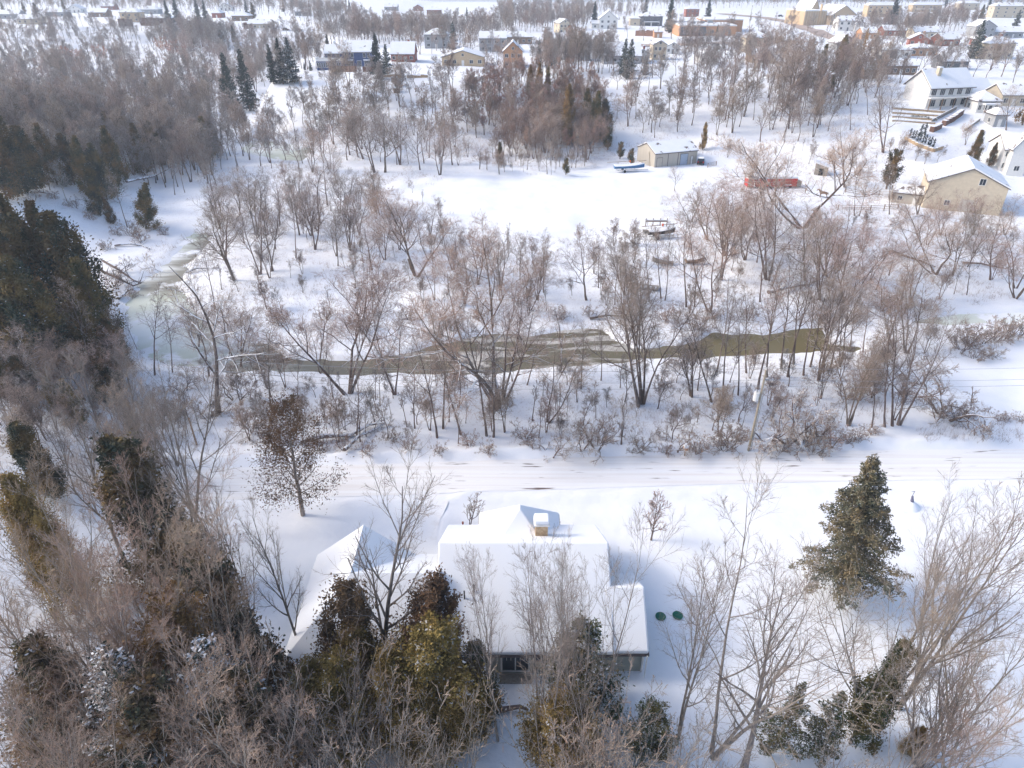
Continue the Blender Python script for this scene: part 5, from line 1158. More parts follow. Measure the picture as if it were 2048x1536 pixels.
zone("of the tall clump before the olive water", [
 (1515,778,540,'thin2',1520), (1534,754,520,'thin0',1545), (1563,738,500,'thin1',1585), (1575,754,520,'thin2',1600), (1587,728,500,'thin0',1600), (1607,751,540,'thin1',1640), (1620,733,540,'thin2',1650), (1637,761,535,'grey1',1690,.8), (1647,745,560,'thin0',1668), (1660,737,520,'thin1',1680), (1681,733,540,'red0',1735,.8), (1493,746,570,'thin2',1500), (1476,790,600,'thin0',1480)], G1)
zone("of those near the snowy track at the right", [
 (1697,850,640,'reed0',1748,1.0), (1743,854,690,'thin0',1762), (1770,854,620,'thin1',1790), (1785,852,600,'thin2',1818), (1797,849,585,'grey0',1872,.8), (1886,831,700,'thorn0',1885), (1774,691,520,'thin2',1795), (1787,693,530,'red0',1800), (1813,706,540,'grey1',1840), (1700,690,560,'thin1',1712), (1725,710,560,'thin0',1745)], G1)
G2 = "bare trees beyond the river"
zone("of the far bank grove beside the pale ice", [
 (430,619,470,'thin0',404), (442,458,330,'grey0',425), (513,470,330,'grey1',500), (527,470,340,'thin1',522), (521,549,385,'grey0',500), (542,543,380,'thin2',536), (546,542,400,'round0',520), (592,516,370,'thin0',588), (470,560,400,'round1',450), (450,520,380,'round2',440), (480,430,330,'grey1',470), (560,450,345,'round0',552), (600,470,350,'grey0',600), (630,500,380,'round1',630)], G2)
zone("of the grove left of the snowy field", [
 (676,532,400,'thin1',668), (701,501,380,'grey1',690), (833,552,378,'wide0',830,1.15), (745,540,430,'round2',740), (770,520,420,'red1',768), (800,500,400,'round0',800), (720,470,370,'round1',718), (860,470,390,'round2',868), (640,445,300,'snowy0',645), (690,430,330,'grey0',690), (760,430,360,'round1',760), (655,410,300,'round2',640)], G2)
zone("of the grove directly below the snowy field", [
 (905,540,430,'grey0',900), (955,570,460,'round1',950), (1000,580,455,'grey1',1000), (1040,560,460,'round0',1040), (975,520,450,'red0',970), (1087,585,455,'thin0',1085), (1075,600,470,'reed0',1080), (1173,600,455,'round2',1172), (1197,576,470,'thin2',1205), (930,610,500,'red2',925), (1060,620,500,'red1',1066), (870,600,500,'red0',865)], G2)
zone("of those around the boats and dock", [
 (1298,604,440,'thin1',1290), (1322,597,450,'thin2',1332), (1330,600,470,'thin0',1345), (1373,614,400,'thin1',1385), (1389,614,470,'thin0',1400), (1383,444,375,'snowy1',1365,1.3), (1349,381,330,'round0',1350), (1250,590,465,'grey0',1245), (1230,610,500,'thin2',1228), (1270,520,440,'thin0',1268)], G2)
zone("of the great tangle before the red trailer", [
 (1420,624,420,'red0',1430), (1449,511,350,'red1',1470), (1440,560,400,'round1',1425), (1490,520,390,'red2',1500), (1520,604,430,'thin2',1545), (1535,560,360,'grey1',1540), (1606,455,245,'wide1',1590,1.25), (1530,420,300,'grey0',1520), (1640,600,430,'grey1',1600), (1655,555,390,'red1',1640), (1690,610,450,'red2',1740), (1740,560,470,'red0',1765,1.2), (1610,560,400,'round2',1600), (1416,480,350,'round1',1410)], G2)
zone("of those on the right before the barn", [
 (1690,375,228,'round2',1698), (1709,432,330,'thin0',1700), (1718,432,320,'thin1',1735), (1779,429,320,'thin2',1765), (1835,429,340,'round1',1838), (1871,548,405,'wide1',1868,1.2), (1904,551,420,'grey0',1912), (1933,590,470,'thin1',1948), (2031,577,430,'red0',2060), (2031,597,470,'red2',2050), (1980,560,420,'round0',1985), (1945,470,380,'red1',1940), (1880,470,390,'red2',1870), (2010,470,390,'red0',2015), (1820,600,480,'red1',1830)], G2)
zone("of those on the upper right slope", [
 (1767,305,130,'grey0',1795,.9), (1761,263,140,'thin1',1750), (1570,215,70,'round1',1575), (1450,240,95,'thin2',1462), (1416,196,120,'thin0',1420), (1540,260,170,'thin1',1542), (1640,250,150,'thin2',1645), (1700,260,150,'thin0',1705), (1735,230,130,'thin1',1740), (2012,260,170,'round0',2018), (1930,290,240,'red1',1928), (1618,190,130,'round2',1620)], G2)
# scrub and thorn along the road and banks
G3 = "scrub thickets along the road and river"
zone("in the roadside thicket left of the utility pole", [
 (940,892,850,'scrub1'), (975,905,868,'scrub1'), (1050,880,830,'scrub0'), (1105,912,845,'thorn0'), (1165,897,820,'thorn0'), (1195,895,815,'scrub0'), (1280,900,850,'scrub0'), (1355,900,825,'thorn0'), (1390,905,850,'scrub1'), (1460,893,830,'scrub0'), (1448,900,845,'scrub1'), (1330,905,870,'scrub1'), (880,905,872,'scrub1'), (820,900,865,'scrub0')], G3, "scrub_bush", "bush", "bush")
zone("in the roadside thicket right of the utility pole", [
 (1540,885,800,'thorn0'), (1580,880,775,'thorn0',None,1.2), (1605,890,820,'scrub1'), (1640,872,790,'thorn0'), (1665,892,835,'scrub1'), (1690,885,845,'scrub1'), (1715,880,845,'scrub1'), (1745,868,830,'scrub1'), (1560,905,860,'scrub0'), (1628,905,860,'scrub0'), (1915,838,785,'scrub0'), (1875,838,790,'scrub0'), (1995,840,815,'scrub1'), (2015,841,816,'scrub1'), (2036,842,815,'scrub1')], G3, "scrub_bush", "bush", "bush")
zone("on the river banks at the far right", [
 (1940,690,625,'scrub1'), (1965,686,625,'thorn0'), (1990,680,620,'scrub1'), (2012,676,615,'thorn0'), (2035,672,618,'scrub0'), (1925,700,640,'scrub0'), (1950,718,680,'scrub0'), (1985,715,680,'scrub0'), (1850,620,570,'scrub1'), (1760,620,560,'scrub1'), (1640,640,590,'scrub1'), (1700,640,590,'scrub0'), (1735,740,680,'thorn0'), (1690,800,740,'scrub0'), (1740,790,740,'scrub0')], G3, "scrub_bush", "bush", "bush")
zone("along the river's far bank", [
 (905,660,600,'scrub1'), (960,640,590,'scrub1'), (1120,640,600,'scrub1'), (1180,630,595,'scrub1'), (1250,635,590,'scrub0'), (1330,640,585,'scrub1'), (1390,660,600,'scrub0'), (1430,640,590,'scrub1'), (1500,640,600,'scrub0'), (650,640,590,'scrub1'), (560,650,600,'scrub1'), (460,650,590,'thorn0'), (730,660,610,'scrub0'), (820,640,590,'scrub1')], G3, "scrub_bush", "bush", "bush")
zone("on the snowy left bank above the ice", [(70,400,372,'thorn0'),(110,398,368,'scrub1'),(150,415,385,'scrub0'),(185,440,408,'scrub1'),(235,470,440,'scrub1'),(262,470,430,'scrub0'),(285,482,440,'scrub1'),(215,500,470,'scrub0'),(250,545,505,'thorn0'),(230,575,530,'scrub0'),(262,600,560,'scrub1'),(330,470,440,'scrub1')], G3, "scrub_bush", "bush", "bush")
zone("below the oak and fallen tree", [
 (470,800,730,'thorn0'), (420,840,780,'scrub0'), (505,860,790,'scrub0'), (645,900,850,'scrub1'), (690,900,855,'scrub1'), (735,905,865,'scrub1'), (540,880,830,'scrub0'), (350,830,760,'scrub0'), (370,780,720,'thorn0'), (780,880,845,'scrub0')], G3, "scrub_bush", "bush", "bush")
# scattered slope trees
zone("of the round crowned dark group at the bluff foot", [(700,310,225,'round0',None,1.2), (728,318,212,'round1',None,1.2), (750,345,205,'grey0',None,1.2), (770,345,208,'round2',None,1.2), (800,330,215,'round1',None,1.1), (840,340,230,'round0'), (880,350,240,'grey1'), (905,330,235,'round2'), (660,340,250,'red0'), (625,345,250,'red1')], "bare trees on the bluff")
fill([(960,290),(1000,310),(1180,320),(1210,290),(1180,270),(1000,265)], 18, 24, 3, ['red0','red1','thin1','red2'], (9,13), "along the front of the reddish stand", "bare trees in the reddish stand", noun="reddish tree", same=False)
fill([(860,330),(930,350),(1080,355),(1180,330),(1170,320),(940,310)], 12, 34, 4, ['round0','round2','grey1','red1'], (6,9), "along the top edge of the snowy field", "bare trees along the field edge", same=False)
fill([(420,400),(640,360),(830,380),(800,420),(640,560),(430,560)], 16, 34, 61, ['round0','grey1','grey0','red1'], (7,10), "filling the grove west of the snowy field", "bare trees beyond the river")
fill([(1440,440),(1640,470),(1800,480),(2040,500),(1900,620),(1440,600)], 16, 50, 62, ['red0','red1','round2','grey1'], (6,9), "in the wide tangle on the right valley floor", "bare trees beyond the river")
# conifers on the bluff and plateau
C = "evergreens on the bluff"
zone("beside the navy house or spur", [(466,222,105,'spruceA'), (500,222,98,'spruceA'), (548,168,88,'spruceA'), (567,168,76,'spruceA'), (585,166,74,'spruceB'), (610,140,124,'spruceB'), (622,142,121,'spruceB'), (659,122,68,'spruceA'), (757,158,66,'spruceA',None,1.1), (775,150,88,'spruceB')], C, "spruce", "spruce", "spruce")
zone("around the plateau street", [(907,100,44,'spruceB'), (1078,132,80,'spruceA'), (1100,132,80,'spruceB'), (1247,150,78,'spruceB'), (1258,158,78,'spruceB'), (1290,150,110,'spruceB'), (1337,66,-10,'spruceA'), (934,34,14,'spruceA'), (1188,52,2,'spruceA'), (1414,45,-6,'spruceA'), (1432,82,50,'spruceA')], C, "spruce", "spruce", "spruce")
zone("in the upper right town", [(1780,60,-10,'spruceA'), (1724,110,56,'larch'), (1640,155,90,'cedarA'), (1675,150,72,'cedarC'), (1745,110,60,'larch'), (2024,72,20,'spruceB'), (1945,118,40,'spruceB'), (1990,125,92,'juniper'), (1610,165,120,'cedarA'), (1660,185,150,'juniper')], C, "evergreen", "evergreen", "evergreen")
zone("in or beside the reddish stand", [(1134,290,172,'goldA'), (1060,200,132,'goldA'), (1078,205,128,'goldA'), (1095,200,135,'goldA'), (1190,285,185,'cedarC'), (1172,270,180,'cedarC'), (1205,280,200,'cedarB'), (1000,330,285,'cedarA'), (1405,300,246,'goldA'), (1132,350,318,'juniper'), (1215,300,255,'juniper'), (1240,318,285,'juniper')], C, "cedar", "cedar", "cedar")
zone("in the right hand gardens", [(1773,378,302,'juniper'), (1940,335,262,'cedarA'), (1978,333,286,'cedarC'), (1262,330,298,'juniper'), (2044,250,140,'goldA')], C, "cedar", "cedar", "cedar")
# left wood: cedars stacked on the slope
CL = "cedars on the left slope"
zone("in the lowest rank of the dark wood by the river", [(40,720,500,'cedarB'), (95,740,520,'cedarB'), (140,640,410,'cedarC'), (180,660,430,'cedarB'), (215,700,520,'cedarC'), (30,620,350,'cedarB'), (80,600,395,'cedarC'), (10,560,330,'cedarB'), (135,720,560,'cedarC'), (60,650,470,'cedarB'), (180,740,590,'cedarC'), (240,740,640,'cedarB')], CL, "cedar", "cedar", "cedar")
zone("in the rank above the left bank", [(15,400,225,'cedarB'), (45,390,240,'cedarB'), (75,385,255,'cedarB'), (115,370,250,'cedarC'), (150,370,270,'cedarB'), (185,395,275,'cedarC'), (215,400,290,'cedarB'), (240,370,255,'cedarC'), (290,350,250,'cedarC'), (318,330,245,'cedarB'), (355,320,240,'cedarC'), (420,320,235,'cedarA'), (432,310,240,'cedarC'), (200,430,360,'cedarB')], CL, "cedar", "cedar", "cedar")
zone("high in the wood at the left edge", [(10,300,205,'cedarB'), (60,290,210,'cedarC'), (30,330,230,'cedarA'), (225,290,225,'cedarA'), (260,300,235,'cedarA'), (130,300,235,'cedarB'), (340,290,235,'cedarC')], CL, "cedar", "cedar", "cedar")
zone("leaning out over the snowy bank", [(292,458,368,'cedarC',335,1.2), (228,448,395,'cedarC',205)], CL, "cedar", "cedar", "cedar")
zone("rising from the left wood", [(100,380,290,'thin1'), (75,375,280,'thin0'), (268,350,240,'grey0'), (315,360,210,'thin2'), (330,330,205,'grey1'), (255,455,330,'thin0'), (200,395,260,'thin1'), (365,350,235,'grey0'), (390,340,230,'grey1'), (350,390,300,'thin2'), (370,385,300,'thin0'), (410,350,240,'grey1')], "bare trees in the left wood")
zone("against the dark left wood", [(197,310,228,'pale0'), (134,402,320,'pale0')], "pale dead trees", noun="tree")
zone("among the dark cedars by the lower left river", [(140,730,600,'thin1'), (200,760,560,'thin2'), (245,720,600,'thin0'), (100,770,640,'grey0'), (275,700,620,'thin1'), (60,790,650,'grey1'), (170,800,660,'red0'), (230,790,660,'red2')], "bare trees in the left wood")
zone("on the shaded snow in the lower left wood", [(90,760,665,'goldA'), (20,790,690,'cedarA'), (230,800,700,'cedarB'), (160,850,760,'cedarC')], CL, "cedar", "cedar", "cedar")
zone("on the shaded bank at far left", [(60,800,715,'cedarB'),(120,830,750,'cedarC'),(270,860,800,'cedarA')], CL, "cedar", "cedar", "cedar")
# near trees
NG = "large bare trees close to the camera"
def near(key, x, y, top, label, cat="tree", name="bare_tree", group=NG, fat=1.0, rot=None, px_top=None, lean=.09):
    """px_top: image column of the tree's top; the base is moved sideways until the lean is a natural one"""
    z = tz(x, y); h = top_h(Vector((x, y, z)), top); lx = 0
    if px_top is not None:
        for _ in range(3):
            xt = (px_top - 1024) / F * proj(0, y, z + h)[2]; lx = max(-lean, min(lean, (x - xt) / -h)); x = xt - lx * h; z = tz(x, y); h = top_h(Vector((x, y, z)), top)
    return place(key, x, y, h, leanx=lx, name=name, label=label, cat=cat, group=group, fat=fat, rot=rot)
near('near0', -9.6, 31.0, 905, "tall upright bare tree rising from the cedars before the bungalow's left roof", px_top=752, fat=.95)
near('near1', -.9, 27.6, 1080, "slim forked bare tree before the bungalow roof, left of the patio door", px_top=985, fat=.5)
near('near2', 2.0, 26.8, 1010, "many stemmed bare tree right of the patio door", px_top=1090, fat=.62)
near('near3', 5.0, 27.2, 985, "bare tree fanning right over the bungalow's right wing", px_top=1190, fat=.62)
near('near2', 4.0, 28.5, 1020, "slender bare tree between the two fanning ones by the patio", px_top=1130, fat=.4)
near('near1', 11.2, 27.5, 1065, "tall forked bare tree just right of the septic lids", px_top=1395, fat=.75)
near('near3', 13.6, 26.6, 1040, "broad bare tree spreading right over the open snow", px_top=1470, fat=1.15)
near('near0', 15.3, 25.6, 1150, "bare tree leaning far right beside the dark saplings", px_top=1580, fat=1.0, lean=.2)
near('near3', 25.5, 28.5, 1020, "wide bare tree at the right edge above the brush", px_top=1850, fat=.9)
near('near1', 27.5, 30.0, 960, "tall bare tree cut by the right edge", px_top=1985, fat=.9)
near('near0', 24.0, 33.0, 1060, "lean bare tree behind the wide one at the right edge", px_top=1960, fat=.7)
near('near2', 29.5, 33.0, 1000, "many stemmed bare tree in the lower right corner", px_top=2050, fat=.9)
near('near1', -17.0, 31.5, 950, "tall bare tree with parallel stems left of the bungalow", px_top=440, fat=.7)
near('near0', -15.6, 33.5, 960, "straight grey tree beside the parallel stems, left of the bungalow", px_top=500, fat=.55)
ML = [(45,880,20,'tan0'),(50,800,90,'near1'),(52,760,170,'tan1'),(56,720,260,'near2'),(48,850,140,'tan0'),(60,700,60,'near3'),(62,690,150,'near1'),(53,790,10,'tan1'),(43,900,250,'tan0'),(58,760,320,'near2'),(66,670,230,'near1'),(47,870,330,'tan1')]
for i, (y, tp, pt, k) in enumerate(sorted(ML, key=lambda t: t[2])):
    near(k, (pt - 1024) / F * (y + 18), y, tp, f"grey twiggy tree, {'leftmost' if i == 0 else 'rightmost' if i == len(ML)-1 else ORD[i] + ' from the left'} between the dark wood and the tan stand", px_top=pt, fat=.9)
near('near3', -29.5, 47.0, 700, "great spreading grey tree above the snowy spruce at left", px_top=215, fat=1.3)
near('near1', -24.5, 45.0, 780, "forked grey tree with long limbs over the white meadow at left", px_top=300, fat=.8)
near('near0', -32.5, 41.5, 800, "grey bare tree at the left edge above the brushwood", px_top=90, fat=.9)
near('near2', -26.0, 41.5, 820, "grey many stemmed tree beside the snowy spruce", px_top=235, fat=.8)
RT = [(24.5,1230,2040,'tan0'),(26,1180,1960,'tan1'),(23.5,1330,1990,'tan0'),(28,1120,2060,'tan0')]
for i, (y, tp, pt, k) in enumerate(sorted(RT, key=lambda t: t[2])):
    near(k, (pt - 1024) / F * 40, y, tp, f"brown twiggy tree, {['leftmost','second from the left','third from the left','rightmost'][i]} of the brush filling the lower right corner", px_top=pt, fat=.8)
LT = [(-21,28,980,370,'tan0'),(-24,30,950,290,'tan1'),(-27.5,31,930,200,'tan0'),(-31,33,920,110,'tan1'),(-34,34,920,30,'tan0'),(-22.5,25.5,1060,320,'tan1'),(-26,26,1030,210,'tan0'),(-29.5,27.5,1000,90,'tan1'),(-19.5,24.5,1110,420,'tan0'),(-24,36,935,350,'tan0'),(-18.5,22.5,1200,450,'tan1'),(-22.5,22,1180,260,'tan0'),(-26.5,22.5,1140,120,'tan1'),(-15.0,24.5,1200,520,'tan1'),(-30,24,1110,20,'tan0'),(-33,29,960,-40,'tan1'),(-24,20.5,1290,40,'tan0'),(-25,19.5,1330,-30,'tan1'),(-30,22,1180,-20,'tan0')]
lsort = sorted(LT, key=lambda t: t[3])
for i, (x, y, tp, pt, k) in enumerate(lsort):
    near(k, x, y, tp, f"tan bare tree, {'leftmost' if i == 0 else 'rightmost' if i == len(lsort)-1 else ORD[i] + ' from the left'} of the dense stand filling the lower left", px_top=pt, fat=.8)
SU = [(22.5,1300,600),(22.8,1380,665),(22.8,1340,740),(23.2,1390,820),(22.8,1420,900),(23.6,1360,1110),(23.0,1400,1160),(23.0,1340,1225),(23.2,1390,1290),(23.4,1440,1370),(23.0,1480,1440),(21.5,1370,520),(24.0,1420,1900),(25.5,1340,1985),(26.5,1280,2040),(23.5,1470,1730),(25.5,1270,640),(21.5,1390,440),(24.6,1330,1190),(21,1400,90),(21,1380,200),(21,1360,310)]
for i, (y, tp, pt) in enumerate(sorted(SU, key=lambda t: t[2])):
    near('whip%d' % (i % 2), (pt - 1024) / F * 38, y, tp, f"bush of tan upright stems, {'leftmost' if i == 0 else 'rightmost' if i == len(SU)-1 else ORD[i] + ' from the left'} along the bottom edge", "bush", name="tall_shrub", group="upright shrubs along the bottom edge", px_top=pt, fat=1.1)
NC = "near evergreens and leafy trees"
near('goldnear', -7.6, 28.6, 1270, "bronze cedar directly below the tall upright tree", "cedar", name="cedar", group=NC, px_top=700, fat=1.5)
near('goldnear', -5.0, 28.0, 1250, "bronze cedar topped with leafy sprays right of the tall upright tree", "cedar", name="cedar", group=NC, px_top=855, fat=1.5)
near('goldnear', -10.6, 28.0, 1330, "bronze cedar at the left end of the bronze row", "cedar", name="cedar", group=NC, px_top=615, fat=1.5)
near('goldnear', -8.6, 27.0, 1310, "bronze cedar second from the left in the bronze row", "cedar", name="cedar", group=NC, px_top=665, fat=1.2)
near('goldnear', -3.4, 27.2, 1330, "bronze cedar at the right end of the bronze row", "cedar", name="cedar", group=NC, px_top=905, fat=1.15)
near('goldnear', -6.4, 26.8, 1310, "bronze cedar in the middle front of the bronze row", "cedar", name="cedar", group=NC, px_top=775, fat=1.2)
near('leafnear', -11.0, 30.2, 1175, "leafy brown topped tree against the bungalow's left roof", "tree", name="leafy_tree", group=NC, px_top=695, fat=1.25)
near('leafnear', -5.6, 30.2, 1165, "leafy brown topped tree against the bungalow's middle roof", "tree", name="leafy_tree", group=NC, px_top=870, fat=1.2)
near('darknear', -2.6, 28.6, 1290, "dark cedar immediately left of the patio door", "cedar", name="cedar", group=NC, px_top=950, fat=.9)
near('greennear', 5.0, 30.0, 1250, "olive green cedar in front of the bungalow's right window", "cedar", name="cedar", group=NC, px_top=1165, fat=1.35)
near('goldnear', 2.8, 25.8, 1390, "low bronze cedar at the bottom below the patio", "cedar", name="cedar", group=NC, px_top=1130, fat=1.7)
near('greennear', 9.0, 26.6, 1410, "dark cedar among stems right of the bungalow corner", "cedar", name="cedar", group=NC, px_top=1310, fat=1.6)
near('pineNear', 14.6, 26.6, 1365, "young pine, left of the pair at the bottom right", "pine", name="young_pine", group=NC, px_top=1610, fat=1.1)
near('pineNear', 16.7, 26.4, 1380, "young pine, right of the pair at the bottom right", "pine", name="young_pine", group=NC, px_top=1690, fat=1.1)
near('greennear', 19.3, 27.4, 1290, "olive green leaning pine left of the right edge brush", "pine", name="leaning_pine", group=NC, px_top=1815, fat=.75)
near('goldnear', 20.6, 26.6, 1455, "squat bronze cedar beside the leaning pine", "cedar", name="cedar", group=NC, px_top=1850, fat=1.1)
near('darknear', -24.5, 40.5, 885, "snow patched dark spruce under the grey trees at left", "spruce", name="spruce", group=NC, px_top=225, fat=1.1)
near('darknear', -17.8, 29.6, 1120, "dark cedar behind the tan stand at its right side", "cedar", name="cedar", group=NC, px_top=395, fat=1.)
for pt, y, tp, lb in ((60,24.5,1290,"black green cedar in the lower left corner behind stems"),(270,22.5,1360,"black green cedar low in the middle of the tan stand"),(460,22.8,1360,"black green cedar low at the right end of the tan stand")):
    near('darknear', (pt - 1024) / F * 38, y, tp, lb, "cedar", name="cedar", group=NC, px_top=pt, fat=1.15)
near('darknear', -14.6, 27.6, 1290, "dark cedar left of the bronze row", "cedar", name="cedar", group=NC, px_top=520, fat=1.1)
near('spruceSnowNear', -17.6, 24.4, 1270, "snow dotted spruce deep in the lower left stand", "spruce", name="spruce", group=NC, px_top=400, fat=1.2)
near('spruceSnowNear', -21.5, 23.2, 1290, "snow dotted spruce behind stems in the lower left corner", "spruce", name="spruce", group=NC, px_top=200, fat=1.2)
near('goldnear', -19.8, 26.6, 1190, "dim bronze cedar deep in the lower left stand", "cedar", name="cedar", group=NC, px_top=330, fat=1.)
near('goldnear', -33.5, 36.0, 960, "small bronze cedar at the left edge among brushwood", "cedar", name="cedar", group=NC, px_top=14, fat=.8)
near('darknear', -36, 49.0, 850, "dark cedar at the left edge beneath the golden one", "cedar", name="cedar", group=NC, px_top=30, fat=1.2)
zone("standing alone right of the bungalow", [(1690, 1188, 915, 'spruceNear', 1742)], NC, "spruce", "spruce", "spruce")[0]['label'] = "tall lone blue green spruce with a bare lower trunk right of the bungalow"
zone("", [(606, 1030, 800, 'oak', 570, 1.1)], NC, "oak", "oak", "oak")[0]['label'] = "oak holding brown leaves between the road and the white meadow"
zone("", [(938, 1060, 1010, 'ornamental0')], NC, "ornamental_tree", "tree", "tree")[0]['label'] = "little bare ornamental tree beyond the bungalow's snowy roof"
zone("", [(1302, 1080, 985, 'ornamental1')], NC, "ornamental_tree", "tree", "tree")[0]['label'] = "small dense egg shaped bare tree right of the bungalow chimney"
for px, py, pt, k, lb in ((365,110,60,'orange0',0),):
    pass
zone("glowing in the far left valley", [(140,135,92,'orange0'), (165,140,98,'orange0'), (205,130,90,'orange0'), (330,112,72,'orange0'), (352,120,80,'orange0'), (372,125,90,'orange0'), (720,56,40,'orange0'), (1015,58,30,'orange0'), (1140,90,50,'orange0')], "orange twigged willows", noun="willow")

# far trees as single meshes, then the woods nobody could count
FG = "far trees around the town"
zone("on the far slope at upper left", [(40,95,30,'far0'), (75,85,42,'far1'), (110,60,30,'far2'), (190,62,22,'farthin')], FG)
zone('at the heart of the rusty stand behind the field', [(1100,230,165,'farred')], FG)
def woods(name, polys, label, srcs, hr, seed, cap=None):
    """a wood read as one mass: points with size and turn, filled from single mesh trees by geometry nodes"""
    pts = []; sc = []; rt = []; rg = random.Random(seed)
    for poly, n, sep in polys:
        for x, y in scatter(poly, n, sep, seed + len(pts))[0]:
            p = gp(x, y); pts.append((p.x, p.y, p.z - .1)); sc.append(rg.uniform(*hr) / 12.0); rt.append(rg.random() * 6.28)
    me = bpy.data.meshes.new(name); me.from_pydata(pts, [], [])
    for nm, dat in (("size", sc), ("turn", rt)):
        a = me.attributes.new(nm, 'FLOAT', 'POINT'); a.data.foreach_set("value", np.array(dat, dtype=np.float32))
    o = link(name, me); ng = bpy.data.node_groups.new(name, 'GeometryNodeTree'); ng.interface.new_socket("Geometry", in_out='INPUT', socket_type='NodeSocketGeometry'); ng.interface.new_socket("Geometry", in_out='OUTPUT', socket_type='NodeSocketGeometry')
    N = ng.nodes; L = ng.links; gi = N.new("NodeGroupInput"); go = N.new("NodeGroupOutput"); j = N.new("GeometryNodeJoinGeometry")
    for i, s in enumerate(srcs):
        oi = N.new("GeometryNodeObjectInfo"); oi.inputs[0].default_value = s; oi.transform_space = 'ORIGINAL'
        ip = N.new("GeometryNodeInstanceOnPoints"); L.new(gi.outputs[0], ip.inputs["Points"]); L.new(oi.outputs["Geometry"], ip.inputs["Instance"])
        ix = N.new("GeometryNodeInputIndex"); md = N.new("FunctionNodeIntegerMath" if hasattr(bpy.types, "FunctionNodeIntegerMath") else "ShaderNodeMath"); md.operation = 'MODULO'
        md.inputs[1].default_value = len(srcs); L.new(ix.outputs[0], md.inputs[0])
        cp = N.new("FunctionNodeCompare"); cp.data_type = 'INT'; cp.operation = 'EQUAL'; L.new(md.outputs[0], cp.inputs[2]); cp.inputs[3].default_value = i; L.new(cp.outputs[0], ip.inputs["Selection"])
        na = N.new("GeometryNodeInputNamedAttribute"); na.data_type = 'FLOAT'; na.inputs[0].default_value = "size"; L.new(na.outputs[0], ip.inputs["Scale"])
        nb = N.new("GeometryNodeInputNamedAttribute"); nb.data_type = 'FLOAT'; nb.inputs[0].default_value = "turn"; cx = N.new("ShaderNodeCombineXYZ"); L.new(nb.outputs[0], cx.inputs[2]); L.new(cx.outputs[0], ip.inputs["Rotation"])
        L.new(ip.outputs[0], j.inputs[0])
    L.new(j.outputs[0], go.inputs[0]); md_ = o.modifiers.new("woods", 'NODES'); md_.node_group = ng
    return tag(o, label, "woods", kind="stuff")
def srcobj(k):
    return next(o for o in scene.objects if o.type == 'MESH' and o.parent is None and o.data is PROTO[k].get('mesh'))
fa = [srcobj('far0'), srcobj('far1'), srcobj('far2'), srcobj('farthin')]
woods("left_woods", [([(0,110),(130,125),(330,120),(440,110),(640,105),(660,130),(600,150),(560,175),(440,215),(430,330),(330,330),(200,300),(0,300)], 760, 9), ([(400,330),(470,240),(520,270),(500,330),(420,390)], 34, 14), ([(0,330),(130,300),(330,330),(410,330),(380,380),(200,370),(0,360)], 70, 15)], "dense grey brown bare wood filling the broad valley at left", fa, (8, 13), 11)
woods("far_woods", [([(0,50),(250,56),(500,70),(640,70),(640,105),(300,118),(0,112)], 190, 9), ([(0,5),(640,5),(640,30),(300,28),(0,22)], 300, 7), ([(560,30),(700,20),(740,44),(640,56)], 90, 7), ([(1000,20),(1100,12),(1190,25),(1170,60),(1060,66),(1000,60)], 260, 6), ([(640,62),(900,52),(1010,60),(1010,78),(860,84),(660,96)], 220, 7), ([(1180,6),(1400,4),(1600,2),(1780,4),(2047,6),(2047,18),(1600,16),(1200,18)], 260, 7), ([(1700,70),(1900,34),(1960,56),(1800,78)], 120, 7), ([(1130,100),(1230,110),(1230,150),(1100,160),(1060,130)], 90, 9),
 ([(1220,160),(1430,140),(1650,160),(1660,290),(1440,280),(1400,260),(1240,290)], 80, 17), ([(480,270),(560,210),(640,170),(900,170),(930,240),(900,330),(640,340),(500,340)], 90, 20), ([(1350,95),(1500,100),(1640,100),(1640,160),(1380,150)], 70, 12), ([(1660,100),(1800,95),(2040,130),(2040,170),(1760,175),(1680,160)], 50, 14), ([(760,60),(1040,70),(1040,140),(820,110)], 60, 14), ([(1240,78),(1700,50),(1700,76),(1240,84)], 24, 20), ([(1560,160),(1760,160),(1760,200),(1640,230),(1560,220)], 46, 14), ([(1180,24),(1280,22),(1290,44),(1180,40)], 30, 9), ([(300,62),(460,66),(460,100),(330,100)], 90, 8)], "hazy bare woods on the bluff, around the town houses and the lake shore", fa, (8, 14), 12)
fs = [srcobj('far0'), srcobj('far1'), srcobj('farthin')]
woods("reddish_woods", [([(905,240),(970,310),(1180,325),(1215,260),(1190,180),(1050,155),(940,190)], 130, 10)], "dense rusty brown stand of bare trees behind the snowy field", [srcobj('farred'), srcobj('far1')], (7, 11), 15)
woods("thicket", [([(420,380),(640,350),(850,390),(1000,490),(1280,480),(1420,400),(1500,340),(1800,330),(2046,430),(2046,610),(1700,640),(1200,630),(700,640),(440,620)], 170, 22), ([(400,760),(700,770),(1480,745),(1700,730),(1850,700),(1850,840),(1500,880),(700,890),(330,880)], 110, 22), ([(900,340),(1100,352),(1200,330),(1000,325)], 20, 10), ([(1430,300),(1800,300),(1900,330),(1440,330)], 20, 20), ([(0,680),(260,740),(380,860),(330,980),(0,900)], 90, 16)], "young thin trees and tall brush between the larger trees of the valley", fs, (3, 6.5), 19)
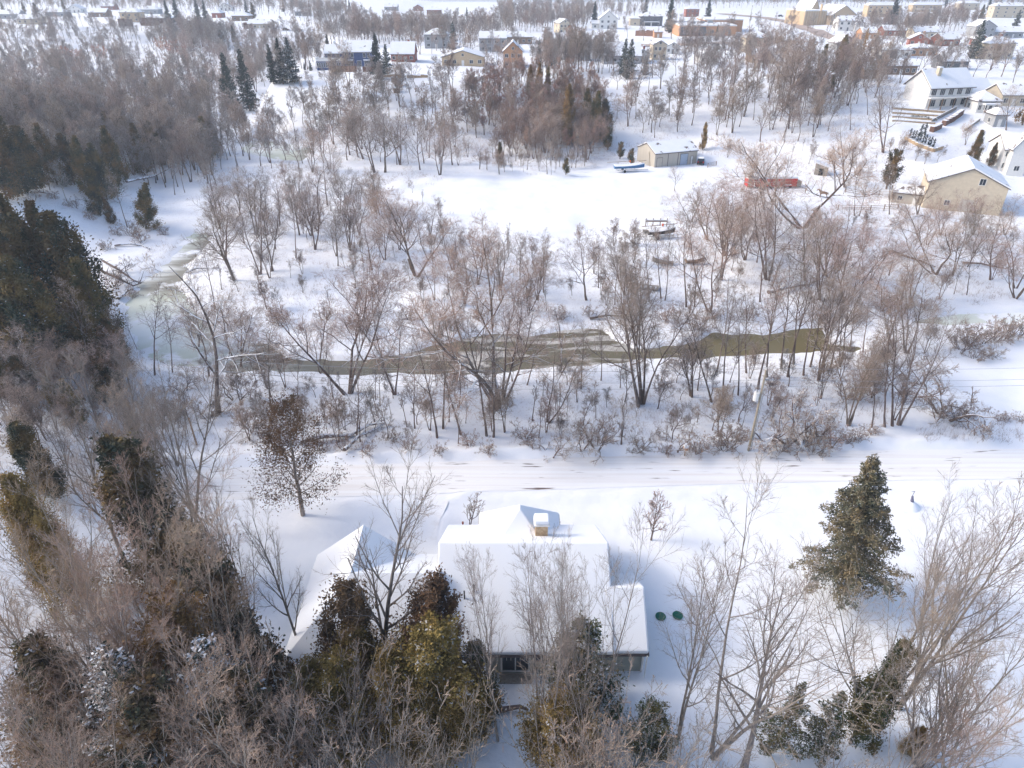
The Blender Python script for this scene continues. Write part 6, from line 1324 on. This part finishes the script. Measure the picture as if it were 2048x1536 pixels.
# dark evergreens massed far away
zone("dark against the far lake shore", [(8,24,4,'cedarC'), (50,26,4,'cedarC'), (75,34,6,'cedarB'), (130,24,0,'cedarC'), (340,52,0,'spruceA'), (358,50,-6,'spruceA'), (400,48,-4,'spruceA'), (415,50,0,'spruceA'), (495,34,0,'spruceA'), (508,38,6,'cedarC'), (700,24,0,'spruceA'), (568,24,0,'spruceA'), (390,90,52,'cedarC'), (445,92,60,'cedarB'), (470,86,52,'cedarC')], "far evergreens", "evergreen", "evergreen", "evergreen")
zone("at the top of the town", [(1290,34,-4,'spruceA'), (1890,14,-12,'spruceA'), (1975,22,-8,'spruceA'), (1960,40,10,'cedarC')], "far evergreens", "evergreen", "evergreen", "evergreen")

# dry stalks and fine brush pushing through the snow
def undergrowth():
    rg = np.random.default_rng(9); n = 60000; x = rg.uniform(-70, 105, n); y = 62 + rg.random(n) ** 1.15 * 170
    dens = vnoise(x, y, 7, 21) * .7 + vnoise(x, y, 2.4, 22) * .3; k = dens > .50
    k &= poly_sd(x, y, fieldP) > 1.5; k &= poly_sd(x, y, fieldP2) > .5
    for P in RIVW: k &= poly_sd(x, y, P) > .8
    x = x[k]; y = y[k]; z = terrain(x, y); m = 5
    P = np.repeat(np.stack([x, y, z - .05], 1), m, 0); P[:, :2] += rg.normal(0, .18, (len(P), 2)); d = rg.normal(0, .35, P.shape); d[:, 2] = 1; d = nrm(d)
    Q = P + d * (rg.uniform(.25, 1.0, (len(P), 1)) ** 1.6 * 1.1); V_, F_ = spikes(np.stack([P, Q], 1), rg.uniform(.006, .014, len(P)))
    tag(link("undergrowth", mesh_np("undergrowth", V_, [F_], [M['weed']])), "dry stalks and fine brush poking through the valley snow", "undergrowth", kind="stuff")
undergrowth()

# ------------------------------------------------------------------ haze
def haze():
    m = bpy.data.materials.new('haze'); m.use_nodes = True; N = m.node_tree.nodes; L = m.node_tree.links; N.clear()
    v = N.new("ShaderNodeVolumePrincipled"); v.inputs["Color"].default_value = (0.72, 0.83, 1.0, 1); v.inputs["Density"].default_value = 0.0004; v.inputs["Anisotropy"].default_value = 0.2
    out = N.new("ShaderNodeOutputMaterial"); L.new(v.outputs[0], out.inputs["Volume"])
    o = MB().box(-4100, 4100, -200, 4400, -27, 62).build("haze", m); tag(o, "thin pale blue winter haze over the valley", "haze", kind="stuff")
haze()
